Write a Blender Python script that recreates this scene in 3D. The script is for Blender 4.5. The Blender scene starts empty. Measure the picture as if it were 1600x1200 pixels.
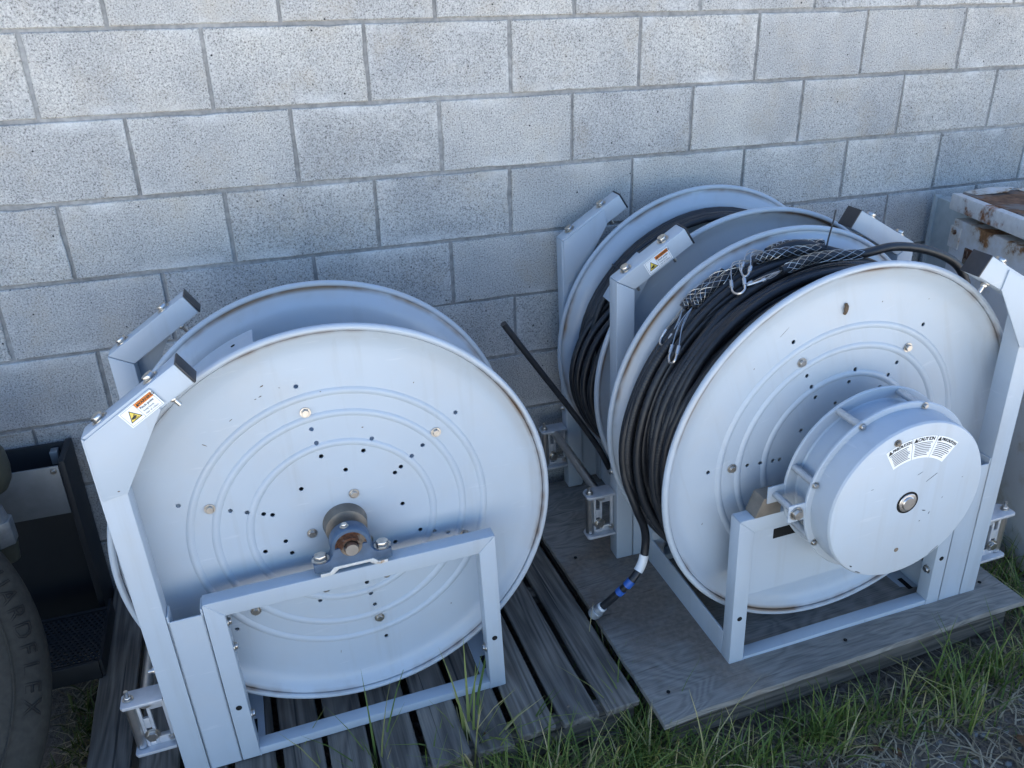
import bpy, bmesh, math, random
from mathutils import Matrix, Vector, noise
rnd = random.Random(7)
PI = math.pi
rad = math.radians
scene = bpy.context.scene
col = scene.collection

# ------------------------------------------------------------------ camera
cam_d = bpy.data.cameras.new('camera'); cam = bpy.data.objects.new('camera', cam_d); col.objects.link(cam)
RX = Vector((0.94464, -0.32741, -0.02156)); RD = Vector((-0.15506, -0.38755, -0.90871)); RF = Vector((0.28916, 0.86175, -0.41687))
cm = Matrix.Identity(4)
for i in range(3):
    cm[i][0] = RX[i]; cm[i][1] = -RD[i]; cm[i][2] = -RF[i]
cm[0][3], cm[1][3], cm[2][3] = 0.42279, -2.33403, 1.67652
cam.matrix_world = cm
cam_d.sensor_width = 36; cam_d.lens = 1269.2 / 1600 * 36
cam_d.clip_start = 0.02; cam_d.clip_end = 1500
scene.camera = cam

# ------------------------------------------------------------------ light: the sun stands behind the wall, the yard lies in its shade
SUN_EL, SUN_AZ = rad(50), rad(14)          # azimuth from +Y (behind the wall) towards +X
world = bpy.data.worlds.new('World'); scene.world = world; world.use_nodes = True
wn = world.node_tree.nodes; wl = world.node_tree.links; wn.clear()
sky = wn.new('ShaderNodeTexSky'); sky.sky_type = 'NISHITA'; sky.sun_disc = False
sky.sun_elevation = SUN_EL; sky.sun_rotation = SUN_AZ; sky.dust_density = 0.0; sky.ozone_density = 4.5; sky.air_density = 0.85
bg = wn.new('ShaderNodeBackground'); bg.inputs['Strength'].default_value = 0.074
wo = wn.new('ShaderNodeOutputWorld'); wl.new(sky.outputs[0], bg.inputs[0]); wl.new(bg.outputs[0], wo.inputs[0])
sun_d = bpy.data.lights.new('sun', 'SUN'); sun_d.energy = 5.0; sun_d.angle = rad(0.5); sun_d.color = (1, 0.945, 0.84)
sun = bpy.data.objects.new('sun', sun_d); col.objects.link(sun)
sv = Vector((math.sin(SUN_AZ) * math.cos(SUN_EL), math.cos(SUN_AZ) * math.cos(SUN_EL), math.sin(SUN_EL)))
sun.rotation_euler = sv.to_track_quat('Z', 'Y').to_euler(); sun.location = (2, 6, 8)
vs = scene.view_settings
vs.view_transform = 'Standard'; vs.look = 'None'; vs.gamma = 1; vs.use_curve_mapping = False
vs.exposure = 2.45
scene.render.engine = 'CYCLES'
scene.cycles.max_bounces = 7; scene.cycles.diffuse_bounces = 4; scene.cycles.glossy_bounces = 3; scene.cycles.caustics_reflective = False; scene.cycles.caustics_refractive = False

# ------------------------------------------------------------------ material helpers
class NT:
    def __init__(s, name):
        s.m = bpy.data.materials.new(name); s.m.use_nodes = True
        s.t = s.m.node_tree; s.n = s.t.nodes; s.b = s.n['Principled BSDF']
    def __call__(s, typ, **kw):
        nd = s.n.new('ShaderNode' + typ)
        for k, v in kw.items():
            if k.startswith('i_'):
                key = k[2:]; key = int(key) if key.isdigit() else key.replace('_', ' ')
                s.put(nd.inputs[key], v)
            else: setattr(nd, k, v)
        return nd
    def put(s, sock, v):
        if hasattr(v, 'is_output'): s.t.links.new(v, sock)
        elif hasattr(v, 'outputs'): s.t.links.new(v.outputs[0], sock)
        else: sock.default_value = v
    def coords(s, kind='Object', scale=(1, 1, 1), rot=(0, 0, 0), jitter=True):
        tc = s('TexCoord'); v = tc.outputs[kind]
        if jitter and kind == 'Object':
            oi = s('ObjectInfo'); mu = s('Math', operation='MULTIPLY', i_0=oi.outputs['Random'], i_1=37.0)
            v = s('VectorMath', operation='ADD', i_0=v, i_1=s('CombineXYZ', i_X=mu, i_Y=mu, i_Z=mu))
        return s('Mapping', i_Vector=v, i_Scale=scale, i_Rotation=rot)
    def noise(s, vec, scale, detail=4, rough=.55, dist=0):
        return s('TexNoise', i_Vector=vec, i_Scale=scale, i_Detail=detail, i_Roughness=rough, i_Distortion=dist)
    def ramp(s, fac, stops, interp='LINEAR'):
        r = s('ValToRGB', i_Fac=fac); cr = r.color_ramp; cr.interpolation = interp
        while len(cr.elements) < len(stops): cr.elements.new(.5)
        for e, (p, c) in zip(cr.elements, stops):
            e.position = p; e.color = (c[0], c[1], c[2], 1) if isinstance(c, (tuple, list)) else (c, c, c, 1)
        return r
    def mix(s, fac, a, b, mode='MIX'):
        m = s('MixRGB', blend_type=mode); s.put(m.inputs[0], fac)
        for i, v in ((1, a), (2, b)):
            s.put(m.inputs[i], (v[0], v[1], v[2], 1) if isinstance(v, tuple) and len(v) == 3 else v)
        return m
    def math(s, op, a, b=0.0, c=0.0):
        m = s('Math', operation=op); s.put(m.inputs[0], a); s.put(m.inputs[1], b); s.put(m.inputs[2], c); return m
    def bump(s, h, strength, dist=.01):
        bm = s('Bump', i_Height=h, i_Strength=strength, i_Distance=dist)
        s.put(s.b.inputs['Normal'], bm); return bm
    def set(s, color=None, rough=None, metal=None, spec=None):
        if color is not None: s.put(s.b.inputs['Base Color'], (color[0], color[1], color[2], 1) if isinstance(color, tuple) and len(color) == 3 else color)
        if rough is not None: s.put(s.b.inputs['Roughness'], rough)
        if metal is not None: s.put(s.b.inputs['Metallic'], metal)
        if spec is not None: s.put(s.b.inputs['Specular IOR Level'], spec)
        return s.m

def mat_block():
    t = NT('concrete_block')
    v = t.coords(); oi = t('ObjectInfo')
    n1 = t.noise(v, 230, 3, .75); n2 = t.noise(v, 4.2, 4, .6); n3 = t.noise(v, 9, 3, .6); n4 = t.noise(v, 90, 2, .6)
    vo = t('TexVoronoi', i_Vector=v, i_Scale=95.0)
    base = t.ramp(n1, [(.33, (.12, .119, .117)), (.43, (.385, .381, .373)), (.55, (.52, .514, .50)), (.70, (.68, .672, .655))])
    tone = t.ramp(n2, [(.34, (.84, .84, .84)), (.52, (1, .985, .965)), (.68, (1.10, 1.075, 1.03))])
    c = t.mix(1, base, tone, 'MULTIPLY')
    rv = t.ramp(oi.outputs['Random'], [(0, (.92, .92, .92)), (.5, (1, .985, .96)), (1, (1.05, 1.03, 1.0))])
    c = t.mix(1, c, rv, 'MULTIPLY')
    warm = t.math('MULTIPLY', t.ramp(n3, [(.52, 0.0), (.74, 1.0)]), .32)
    c = t.mix(warm, c, (.45, .37, .27))
    tc = t('TexCoord'); sz = t('SeparateXYZ', i_0=tc.outputs['Object'])
    az = t.math('ABSOLUTE', sz.outputs[2]); ax_ = t.math('ABSOLUTE', sz.outputs[0])
    edge = t.math('MAXIMUM', t.ramp(t.math('MULTIPLY', az, 10.0), [(.62, 0.0), (.95, 1.0)]), t.ramp(t.math('MULTIPLY', ax_, 5.0), [(.86, 0.0), (.99, .8)]))
    eff = t.math('MULTIPLY', t.math('MULTIPLY', edge, t.ramp(t.noise(v, 6, 5, .65), [(.48, 0.0), (.66, 1.0)])), .55)
    c = t.mix(eff, c, (.78, .77, .74))
    stn = t.math('MULTIPLY', t.math('MULTIPLY', edge, t.ramp(t.noise(v, 3.1, 4, .6), [(.55, 0.0), (.72, 1.0)])), .45)
    c = t.mix(stn, c, (.36, .29, .20))
    pit = t.ramp(vo.outputs['Distance'], [(.05, 1.0), (.16, 0.0)])
    pm = t.math('MULTIPLY', pit, t.ramp(n4, [(.46, 0.0), (.56, 1.0)]))
    v2 = t('TexVoronoi', i_Vector=v, i_Scale=26.0)
    big = t.math('MULTIPLY', t.ramp(v2.outputs['Distance'], [(.05, 1.0), (.085, 0.0)]), t.ramp(t.noise(v, 18, 1), [(.5, 0.0), (.56, 1.0)]))
    pm2 = t.math('MAXIMUM', t.math('MULTIPLY', pm, .8), big)
    c = t.mix(pm2, c, (.035, .035, .037))
    t.bump(n1, .7, .004)
    return t.set(c, .95, 0, .25)
def mat_mortar():
    t = NT('mortar'); v = t.coords(jitter=False); n = t.noise(v, 60, 4); n2 = t.noise(v, 3, 3)
    c = t.mix(1, t.ramp(n, [(.3, (.22, .22, .215)), (.7, (.37, .36, .345))]), t.ramp(n2, [(.3, .75), (.7, 1.2)]), 'MULTIPLY')
    t.bump(n, .5, .003); return t.set(c, .95, 0, .2)
def mat_paint(name, colr=(.435, .485, .535), rim=False, wear=1.0):
    t = NT(name); v = t.coords(); n = t.noise(v, 2.5, 4); n2 = t.noise(v, 34, 3, .6); fine = t.noise(v, 420, 2)
    c = t.mix(1, colr, t.ramp(n, [(.3, (.93, .93, .93)), (.7, (1.02, 1.02, 1.01))]), 'MULTIPLY')
    dust = t.math('MULTIPLY', t.ramp(t.noise(v, 6, 6, .7), [(.46, 0.0), (.78, 1.0)]), .30 * wear)
    c = t.mix(dust, c, (.46, .43, .39))
    streak = t.math('MULTIPLY', t.ramp(t.noise(t.coords(scale=(26, 26, 1.6)), 1.0, 4, .6), [(.56, 0.0), (.76, 1.0)]), .22 * wear)
    c = t.mix(streak, c, (.30, .28, .25))
    scuff = t.math('MULTIPLY', t.ramp(t.noise(t.coords(scale=(9, 9, 70), rot=(.3, .7, .2)), 1.0, 3, .6), [(.66, 0.0), (.72, 1.0)]), .25 * wear)
    c = t.mix(scuff, c, (.60, .62, .64))
    vo = t('TexVoronoi', i_Vector=t.coords(scale=(1, 1, 1.7)), i_Scale=11.0, i_Randomness=1.0)
    chip = t.math('MULTIPLY', t.ramp(vo.outputs['Distance'], [(.018, 1.0), (.03, 0.0)]), t.ramp(n2, [(.49, 0.0), (.53, 1.0)]))
    c = t.mix(t.math('MULTIPLY', chip, wear), c, (.10, .055, .035))
    if rim:
        tc = t('TexCoord'); sx = t('SeparateXYZ', i_0=tc.outputs['Object'])
        r = t.math('SQRT', t.math('ADD', t.math('POWER', sx.outputs[0], 2.0), t.math('POWER', sx.outputs[2], 2.0)))
        nn = t.noise(v, 3.2, 4, .6)
        band = t.ramp(t.math('DIVIDE', r, .5), [(.912, 0.0), (.926, 1.0), (.934, 1.0), (.940, 0.0)])
        rustf = t.math('MULTIPLY', band, t.ramp(nn, [(.45, .08), (.58, .95)]))
        c = t.mix(rustf, c, (.085, .04, .02))
        halo = t.ramp(t.math('DIVIDE', r, .5), [(.86, 0.0), (.92, 1.0), (.945, .6), (.962, 0.0)])
        c = t.mix(t.math('MULTIPLY', halo, t.math('MULTIPLY', t.ramp(nn, [(.46, .03), (.70, 1.0)]), .42)), c, (.36, .25, .13))
    t.bump(fine, .03, .001)
    return t.set(c, t.ramp(n2, [(.3, .30), (.7, .42)]), 0, .5)
def mat_simple(name, colr, rough=.5, metal=0, spec=.5, var=.15, scale=20, bump=.1):
    t = NT(name); v = t.coords(); n = t.noise(v, scale, 4)
    c = t.mix(1, colr, t.ramp(n, [(.25, 1 - var), (.75, 1 + var)]), 'MULTIPLY')
    if bump: t.bump(n, bump, .002)
    return t.set(c, rough, metal, spec)
def mat_rusty(name, base, rustc=(.16, .065, .025), amount=.5, scale=6, metal=0, rough=.6):
    t = NT(name); v = t.coords(); n = t.noise(v, scale, 6, .65); n2 = t.noise(v, scale * 6, 4)
    f = t.ramp(n, [(amount, 0.0), (amount + .09, 1.0)])
    rc = t.mix(1, rustc, t.ramp(n2, [(.3, .5), (.7, 1.7)]), 'MULTIPLY')
    c = t.mix(f, t.mix(1, base, t.ramp(n2, [(.3, .9), (.7, 1.08)]), 'MULTIPLY'), rc)
    t.bump(t.math('ADD', n2, f), .12, .002)
    return t.set(c, t.mix(f, (rough,) * 3, (.9, .9, .9)), metal, .4)
def mat_cabinet():
    t = NT('cabinet_paint'); tc = t('TexCoord'); v = tc.outputs['Object']; sx = t('SeparateXYZ', i_0=v)
    n = t.noise(v, 9, 6, .65); n2 = t.noise(v, 45, 4, .6); n3 = t.noise(v, 3, 3)
    top = t.ramp(sx.outputs[2], [(.72, 0.0), (.95, .16)])          # rust has eaten down from the lid
    low = t.ramp(sx.outputs[2], [(.02, .16), (.14, 0.0)])
    f = t.ramp(t.math('ADD', t.math('ADD', n, top), low), [(.66, 0.0), (.73, 1.0)])
    halo = t.math('MULTIPLY', t.ramp(t.math('ADD', t.math('ADD', n, top), low), [(.54, 0.0), (.68, 1.0)]), .5)
    base = t.mix(t.ramp(n3, [(.35, 0.0), (.65, 1.0)]), (.60, .60, .60), (.68, .675, .66))
    c = t.mix(halo, base, (.42, .33, .20))
    c = t.mix(f, c, t.ramp(n2, [(.3, (.10, .045, .02)), (.55, (.26, .12, .045)), (.75, (.40, .24, .10))]))
    t.bump(t.math('ADD', t.math('MULTIPLY', f, .6), n2), .15, .002)
    return t.set(c, t.mix(f, (.45,) * 3, (.92,) * 3), 0, .4)
def mat_wood(name, dark, light, along='Y', ring=1.0):
    t = NT(name); Yd = along == 'Y'
    v = t.coords(scale=(150, 3.0, 150) if Yd else (3.0, 150, 150)); vb = t.coords(scale=(11, .9, 11) if Yd else (.9, 11, 11))
    fine = t.noise(v, 1.0, 4, .7); lowf = t.noise(vb, 1.0, 2, .5, .4)
    rings = t.math('SINE', t.math('MULTIPLY', lowf, 70.0 * ring)); rings = t.math('ADD', t.math('MULTIPLY', rings, .5), .5)
    big = t.noise(t.coords(), 5, 4)
    f = t.math('ADD', t.math('MULTIPLY', fine, .72), t.math('MULTIPLY', rings, .28))
    mid = tuple((a + b) * .5 for a, b in zip(dark, light))
    c = t.ramp(f, [(.25, dark), (.5, mid), (.75, light)])
    c = t.mix(1, c, t.ramp(big, [(.3, (.75, .76, .78)), (.7, (1.15, 1.12, 1.08))]), 'MULTIPLY')
    oi = t('ObjectInfo'); c = t.mix(1, c, t.ramp(oi.outputs['Random'], [(0, .84), (1, 1.1)]), 'MULTIPLY')
    crack = t.ramp(t.noise(t.coords(scale=(70, .9, 70) if Yd else (.9, 70, 70)), 1.0, 2), [(.66, 0.0), (.69, 1.0)])
    c = t.mix(t.math('MULTIPLY', crack, .7), c, (.025, .023, .022))
    t.bump(t.math('SUBTRACT', f, crack), .3, .0025)
    return t.set(c, .88, 0, .2)
def mat_ply():
    t = NT('weathered_plywood'); tc = t('TexCoord'); v0 = tc.outputs['Object']
    v = t('Mapping', i_Vector=v0, i_Scale=(2.0, 5.5, 6)); lowf = t.noise(v, 1.0, 3, .5, .5)
    rings = t.math('ADD', t.math('MULTIPLY', t.math('SINE', t.math('MULTIPLY', lowf, 120.0)), .5), .5)
    fine = t.noise(t('Mapping', i_Vector=v0, i_Scale=(9, 210, 100)), 1.0, 4, .7)
    f = t.math('ADD', t.math('MULTIPLY', rings, .17), t.math('MULTIPLY', fine, .83))
    c = t.ramp(f, [(.22, (.145, .130, .113)), (.46, (.255, .230, .198)), (.74, (.36, .325, .28))])
    dn = t.noise(v0, 4.2, 5, .6); sx = t('SeparateXYZ', i_0=v0)
    gx = t.math('SUBTRACT', 1.0, t.math('MULTIPLY', t.math('ABSOLUTE', t.math('ADD', sx.outputs[0], .36)), 4.5))
    gy = t.math('SUBTRACT', 1.0, t.math('MULTIPLY', t.math('ABSOLUTE', t.math('ADD', sx.outputs[1], .14)), 3.0))
    dirt = t.ramp(t.math('ADD', t.math('ADD', dn, t.math('MULTIPLY', gx, .20)), t.math('MULTIPLY', gy, .14)), [(.60, 0.0), (.74, .75)])
    c = t.mix(dirt, c, t.ramp(t.noise(v0, 70, 4), [(.3, (.17, .13, .10)), (.7, (.30, .23, .17))]))
    c = t.mix(1, c, t.ramp(t.noise(v0, 2.6, 4), [(.35, (.82, .83, .85)), (.7, (1.15, 1.13, 1.1))]), 'MULTIPLY')
    spl = t.ramp(t.noise(t('Mapping', i_Vector=v0, i_Scale=(5, 90, 60)), 1.0, 3), [(.66, 0.0), (.70, 1.0)]); c = t.mix(t.math('MULTIPLY', spl, .55), c, (.055, .048, .042))
    t.bump(t.math('SUBTRACT', f, spl), .3, .0025); return t.set(c, .88, 0, .2)
def mat_cable(name, colr, ribs=0.0):
    t = NT(name); tc = t('TexCoord'); sx = t('SeparateXYZ', i_0=tc.outputs['UV'])
    v = t.coords(); n = t.noise(v, 8, 4); n2 = t.noise(v, 90, 3)
    dust = t.math('MULTIPLY', t.ramp(n, [(.42, 0.0), (.75, 1.0)]), .32)
    c = t.mix(dust, t.mix(1, colr, t.ramp(n2, [(.3, .8), (.7, 1.25)]), 'MULTIPLY'), (.062, .066, .072))
    if ribs:
        wv = t.math('SINE', t.math('MULTIPLY', sx.outputs[1], 2 * PI / ribs)); t.bump(t.math('MULTIPLY', wv, .5),   .14, .003)
    else: t.bump(n2, .12, .002)
    return t.set(c, t.ramp(n2, [(.3, .36), (.7, .5)]), 0, .5)
def mat_soil():
    t = NT('soil'); v = t.coords(jitter=False); n = t.noise(v, 5, 6, .65); n2 = t.noise(v, 70, 5, .7); vo = t('TexVoronoi', i_Vector=v, i_Scale=55.0)
    c = t.ramp(n2, [(.3, (.065, .050, .038)), (.52, (.165, .130, .10)), (.74, (.30, .245, .19))])
    c = t.mix(t.math('MULTIPLY', t.ramp(n, [(.45, 0.0), (.65, 1.0)]), .5), c, (.22, .18, .14))
    t.bump(t.math('ADD', n2, t.math('MULTIPLY', vo.outputs['Distance'], .6)), .8, .012)
    return t.set(c, .95, 0, .15)
def mat_gravel():
    t = NT('dry_gravel'); v = t.coords(jitter=False); n = t.noise(v, 2, 5); n2 = t.noise(v, 60, 5, .7)
    c = t.mix(1, t.ramp(n2, [(.3, (.36, .355, .345)), (.7, (.62, .605, .585))]), t.ramp(n, [(.3, .85), (.7, 1.1)]), 'MULTIPLY')
    t.bump(n2, .6, .01); return t.set(c, .95, 0, .15)
def mat_grass(name, stops):
    t = NT(name); tc = t('TexCoord'); sx = t('SeparateXYZ', i_0=tc.outputs['UV'])
    c = t.ramp(sx.outputs[0], stops)
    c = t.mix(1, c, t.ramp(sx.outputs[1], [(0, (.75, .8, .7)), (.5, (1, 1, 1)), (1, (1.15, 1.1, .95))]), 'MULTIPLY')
    tr = t('BsdfTranslucent', i_Color=c); mx = t('MixShader', i_0=.25); t.set(c, .5, 0, .35)
    t.put(mx.inputs[1], t.b.outputs[0]); t.put(mx.inputs[2], tr)
    t.put(t.n['Material Output'].inputs[0], mx); return t.m
def mat_tyre():
    t = NT('dusty_tyre_rubber'); v = t.coords(); n = t.noise(v, 5, 5, .65); n2 = t.noise(v, 70, 4)
    c = t.mix(t.ramp(n, [(.3, .25), (.7, .85)]), (.022, .022, .020), (.060, .055, .044))
    c = t.mix(1, c, t.ramp(n2, [(.3, .8), (.7, 1.15)]), 'MULTIPLY'); t.bump(n2, .15, .002); return t.set(c, .85, 0, .25)

M = dict(
    block=mat_block(), mortar=mat_mortar(),
    paint=mat_paint('white_enamel_paint'), flange=mat_paint('white_enamel_flange', rim=True),
    inner=mat_paint('white_enamel_inside', wear=.5),
    steel=mat_simple('zinc_plated_steel', (.55, .52, .48), .32, 1, .5, .25, 60),
    roller=mat_simple('stainless_roller', (.62, .59, .56), .33, 1, .5, .12, 30, 0),
    alu=mat_simple('cast_aluminium', (.62, .63, .65), .42, .55, .5, .1, 40),
    rodal=mat_simple('dull_aluminium_rod', (.50, .51, .52), .45, .7, .5, .15, 50),
    cast=mat_simple('blue_cast_iron', (.065, .105, .165), .5, 0, .5, .25, 45, .25),
    rust=mat_rusty('rusty_bearing_race', (.22, .17, .125), (.085, .035, .018), .46, 30, .2),
    tan=mat_simple('bare_grey_steel', (.22, .195, .165), .5, .6, .5, .25, 25),
    shim=mat_rusty('galvanised_shim', (.62, .61, .58), (.35, .2, .09), .62, 25, .3),
    cap=mat_simple('black_plastic', (.022, .024, .03), .45, 0, .5, .2, 60),
    dark=mat_simple('dark_recess', (.012, .012, .012), .8, 0, .2),
    cable=mat_cable('black_corrugated_cable_jacket', (.016, .017, .020), .0075),
    cable2=mat_cable('black_cable_jacket', (.013, .014, .017)),
    wire=mat_simple('galvanised_wire', (.58, .57, .55), .35, .9, .5, .2, 90, 0),
    wood=mat_wood('weathered_pallet_wood', (.095, .082, .068), (.26, .228, .19), 'Y'),
    wood2=mat_wood('weathered_stringer_wood', (.065, .056, .046), (.22, .192, .158), 'X'),
    ply=mat_ply(), plyedge=mat_simple('plywood_edge', (.20, .16, .12), .9, 0, .2, .35, 40),
    soil=mat_soil(), gravel=mat_gravel(),
    grass=mat_grass('green_grass', [(0, (.075, .115, .022)), (.36, (.135, .195, .040)), (.62, (.22, .255, .065)), (.80, (.36, .32, .12)), (1, (.50, .41, .22))]),
    straw=mat_grass('dry_straw_blades', [(0, (.20, .15, .085)), (.5, (.37, .29, .18)), (1, (.54, .45, .31))]),
    leaf=mat_simple('dead_leaf', (.13, .065, .03), .75, 0, .3, .5, 40),
    stone=mat_simple('grey_stone', (.20, .19, .175), .9, 0, .2, .3, 60),
    weed=mat_grass('yellow_green_weed', [(0, (.05, .075, .015)), (.6, (.10, .12, .025)), (1, (.20, .16, .05))]),
    tyre=mat_tyre(), tyretxt=mat_simple('tyre_lettering_rubber', (.020, .019, .018), .8, 0, .2, .2, 60),
    cab=mat_cabinet(), cabtop=mat_rusty('rusted_lid_top', (.20, .17, .15), (.15, .075, .04), .42, 7, 0, .8),
    cablid=mat_rusty('chipped_white_lid_edge', (.64, .63, .61), (.22, .095, .04), .535, 9),
    cabside=mat_rusty('grey_green_side_panel', (.40, .43, .42), (.2, .09, .04), .70, 5),
    black=mat_rusty('black_painted_steel', (.016, .018, .021), (.06, .035, .022), .66, 5, 0, .5),
    plate=mat_rusty('stained_galvanised_plate', (.21, .225, .235), (.075, .055, .035), .58, 5, .5, .45),
    fitting=mat_simple('worn_grey_fitting', (.30, .32, .33), .45, .6, .5, .3, 30),
    jug=mat_simple('olive_plastic', (.062, .063, .045), .45, 0, .5, .3, 14),
    red=mat_simple('faded_red_print', (.17, .035, .03), .55, 0, .4, .2, 60, 0),
    white=mat_simple('white_label_vinyl', (.80, .80, .79), .35, 0, .5, .04, 20, 0),
    ink=mat_simple('black_label_ink', (.015, .015, .015), .45, 0, .4, 0, 20, 0),
    orange=mat_simple('orange_label_ink', (.72, .20, .02), .4, 0, .4, .05, 20, 0),
    yellow=mat_simple('yellow_label_ink', (.80, .60, .10), .4, 0, .4, .05, 20, 0),
    blue=mat_simple('blue_tape', (.03, .11, .40), .4, 0, .5, .1, 40),
    mud=mat_simple('dried_mud', (.13, .095, .065), .95, 0, .1, .4, 120, .6),
)

# ------------------------------------------------------------------ mesh helpers
def link(o, parent=None):
    col.objects.link(o)
    if parent is not None: o.parent = parent
    return o
def finish(me, m, smooth=True, angle=38):
    me.materials.append(m)
    if smooth:
        me.polygons.foreach_set('use_smooth', [True] * len(me.polygons))
        me.set_sharp_from_angle(angle=rad(angle))
    return me
def mk(name, bm, m, parent=None, loc=None, rot=None, smooth=True, angle=38):
    me = bpy.data.meshes.new(name); bm.to_mesh(me); bm.free(); finish(me, M[m], smooth, angle)
    return put(name, me, parent, loc, rot)
def put(name, me, parent=None, loc=None, rot=None, mtx=None):
    o = link(bpy.data.objects.new(name, me), parent)
    if mtx is not None: o.matrix_local = mtx
    if loc is not None: o.location = loc
    if rot is not None: o.rotation_euler = rot
    return o
def tag(o, label=None, cat=None, group=None, kind=None):
    for k, v in (('label', label), ('category', cat), ('group', group), ('kind', kind)):
        if v: o[k] = v
    return o
def empty(name, loc=(0, 0, 0), mtx=None):
    o = bpy.data.objects.new(name, None); col.objects.link(o); o.empty_display_size = .1
    if mtx is not None: o.matrix_world = mtx
    else: o.location = loc
    return o
def bevel(bm, w, seg=2, ang=25):
    if w <= 0: return bm
    es = [e for e in bm.edges if len(e.link_faces) == 2 and e.calc_face_angle(0) > rad(ang)]
    bmesh.ops.bevel(bm, geom=es, offset=w, segments=seg, profile=.6, affect='EDGES', clamp_overlap=True)
    return bm
def box(cx, cy, cz, sx, sy, sz, bv=0, bm=None, mtx=None):
    b = bmesh.new(); r = bmesh.ops.create_cube(b, size=1)
    bmesh.ops.scale(b, verts=b.verts, vec=(sx, sy, sz)); bmesh.ops.translate(b, verts=b.verts, vec=(cx, cy, cz))
    bevel(b, bv)
    if mtx is not None: bmesh.ops.transform(b, matrix=mtx, verts=b.verts)
    return merge(bm, b)
def merge(bm, b):
    if bm is None: return b
    me = bpy.data.meshes.new('tmp'); b.to_mesh(me); b.free(); bm.from_mesh(me); bpy.data.meshes.remove(me); return bm
def prism(poly, y0, y1, bv=0, bm=None, seg=2):
    """polygon in the xz plane, extruded along y"""
    b = bmesh.new(); n = len(poly)
    f = [b.verts.new((x, y0, z)) for x, z in poly]; k = [b.verts.new((x, y1, z)) for x, z in poly]
    b.faces.new(f); b.faces.new(k[::-1])
    for i in range(n): b.faces.new((f[i], k[i], k[(i + 1) % n], f[(i + 1) % n]))
    bmesh.ops.recalc_face_normals(b, faces=b.faces); bevel(b, bv, seg)
    return merge(bm, b)
def frame_from(d):
    d = d.normalized(); a = Vector((0, 0, 1)) if abs(d.z) < .9 else Vector((1, 0, 0))
    u = d.cross(a).normalized(); return u, d.cross(u)
def cyl(p0, p1, r, n=20, bm=None, r1=None, caps=True):
    bm = bm or bmesh.new(); p0 = Vector(p0); p1 = Vector(p1); u, w = frame_from(p1 - p0); r1 = r if r1 is None else r1
    A = [bm.verts.new(p0 + r * (math.cos(2 * PI * i / n) * u + math.sin(2 * PI * i / n) * w)) for i in range(n)]
    B = [bm.verts.new(p1 + r1 * (math.cos(2 * PI * i / n) * u + math.sin(2 * PI * i / n) * w)) for i in range(n)]
    fs = [bm.faces.new((A[i], A[(i + 1) % n], B[(i + 1) % n], B[i])) for i in range(n)]
    if caps: fs += [bm.faces.new(A[::-1]), bm.faces.new(B)]
    bmesh.ops.recalc_face_normals(bm, faces=fs)
    return bm
def lathe_y(prof, n=64, bm=None, closed=False):
    """profile of (radius, y) turned about the y axis"""
    bm = bm or bmesh.new(); rings = []
    for r, y in prof:
        if r < 1e-6: rings.append([bm.verts.new((0, y, 0))])
        else: rings.append([bm.verts.new((r * math.cos(2 * PI * i / n), y, r * math.sin(2 * PI * i / n))) for i in range(n)])
    fs = []; m = len(rings)
    for k in range(m if closed else m - 1):
        a, b = rings[k], rings[(k + 1) % m]
        for i in range(n):
            j = (i + 1) % n
            q = [a[0], b[j], b[i]] if len(a) == 1 else ([a[i], a[j], b[0]] if len(b) == 1 else [a[i], a[j], b[j], b[i]])
            fs.append(bm.faces.new(q))
    bmesh.ops.recalc_face_normals(bm, faces=fs); return bm
def smooth_path(pts, n):
    """Catmull-Rom through the points"""
    P = [Vector(p) for p in pts]; P = [P[0] * 2 - P[1]] + P + [P[-1] * 2 - P[-2]]; out = []
    for i in range(1, len(P) - 2):
        for k in range(n):
            t = k / n; a, b, c, d = P[i - 1], P[i], P[i + 1], P[i + 2]
            out.append(.5 * ((2 * b) + (-a + c) * t + (2 * a - 5 * b + 4 * c - d) * t * t + (-a + 3 * b - 3 * c + d) * t ** 3))
    out.append(P[-2]); return out
def sweep(path, r, n=10, bm=None, caps=True):
    """round tube along a path, with uv = (around, metres along)"""
    bm = bm or bmesh.new(); uvl = bm.loops.layers.uv.verify()
    P = [Vector(p) for p in path]; L = 0; prev = None; rings = []; u = None
    for i, p in enumerate(P):
        d = (P[min(i + 1, len(P) - 1)] - P[max(i - 1, 0)])
        if d.length < 1e-9: d = Vector((0, 0, 1))
        d.normalize()
        if u is None: u, w = frame_from(d)
        else:
            u = (u - d * u.dot(d)).normalized()
        w = d.cross(u)
        if i: L += (p - P[i - 1]).length
        rr = r(i / (len(P) - 1)) if callable(r) else r
        rings.append(([bm.verts.new(p + rr * (math.cos(2 * PI * k / n) * u + math.sin(2 * PI * k / n) * w)) for k in range(n)], L))
    for (a, la), (b, lb) in zip(rings, rings[1:]):
        for k in range(n):
            f = bm.faces.new((a[k], a[(k + 1) % n], b[(k + 1) % n], b[k]))
            for lp, uv in zip(f.loops, ((k / n, la), ((k + 1) / n, la), ((k + 1) / n, lb), (k / n, lb))): lp[uvl].uv = uv
    if caps:
        bm.faces.new(rings[0][0][::-1]); bm.faces.new(rings[-1][0])
    return bm
CACHE = {}
def cached(key, fn, m, angle=38):
    if key not in CACHE:
        me = bpy.data.meshes.new(key); b = fn(); b.to_mesh(me); b.free(); CACHE[key] = finish(me, M[m], True, angle)
    return CACHE[key]
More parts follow.
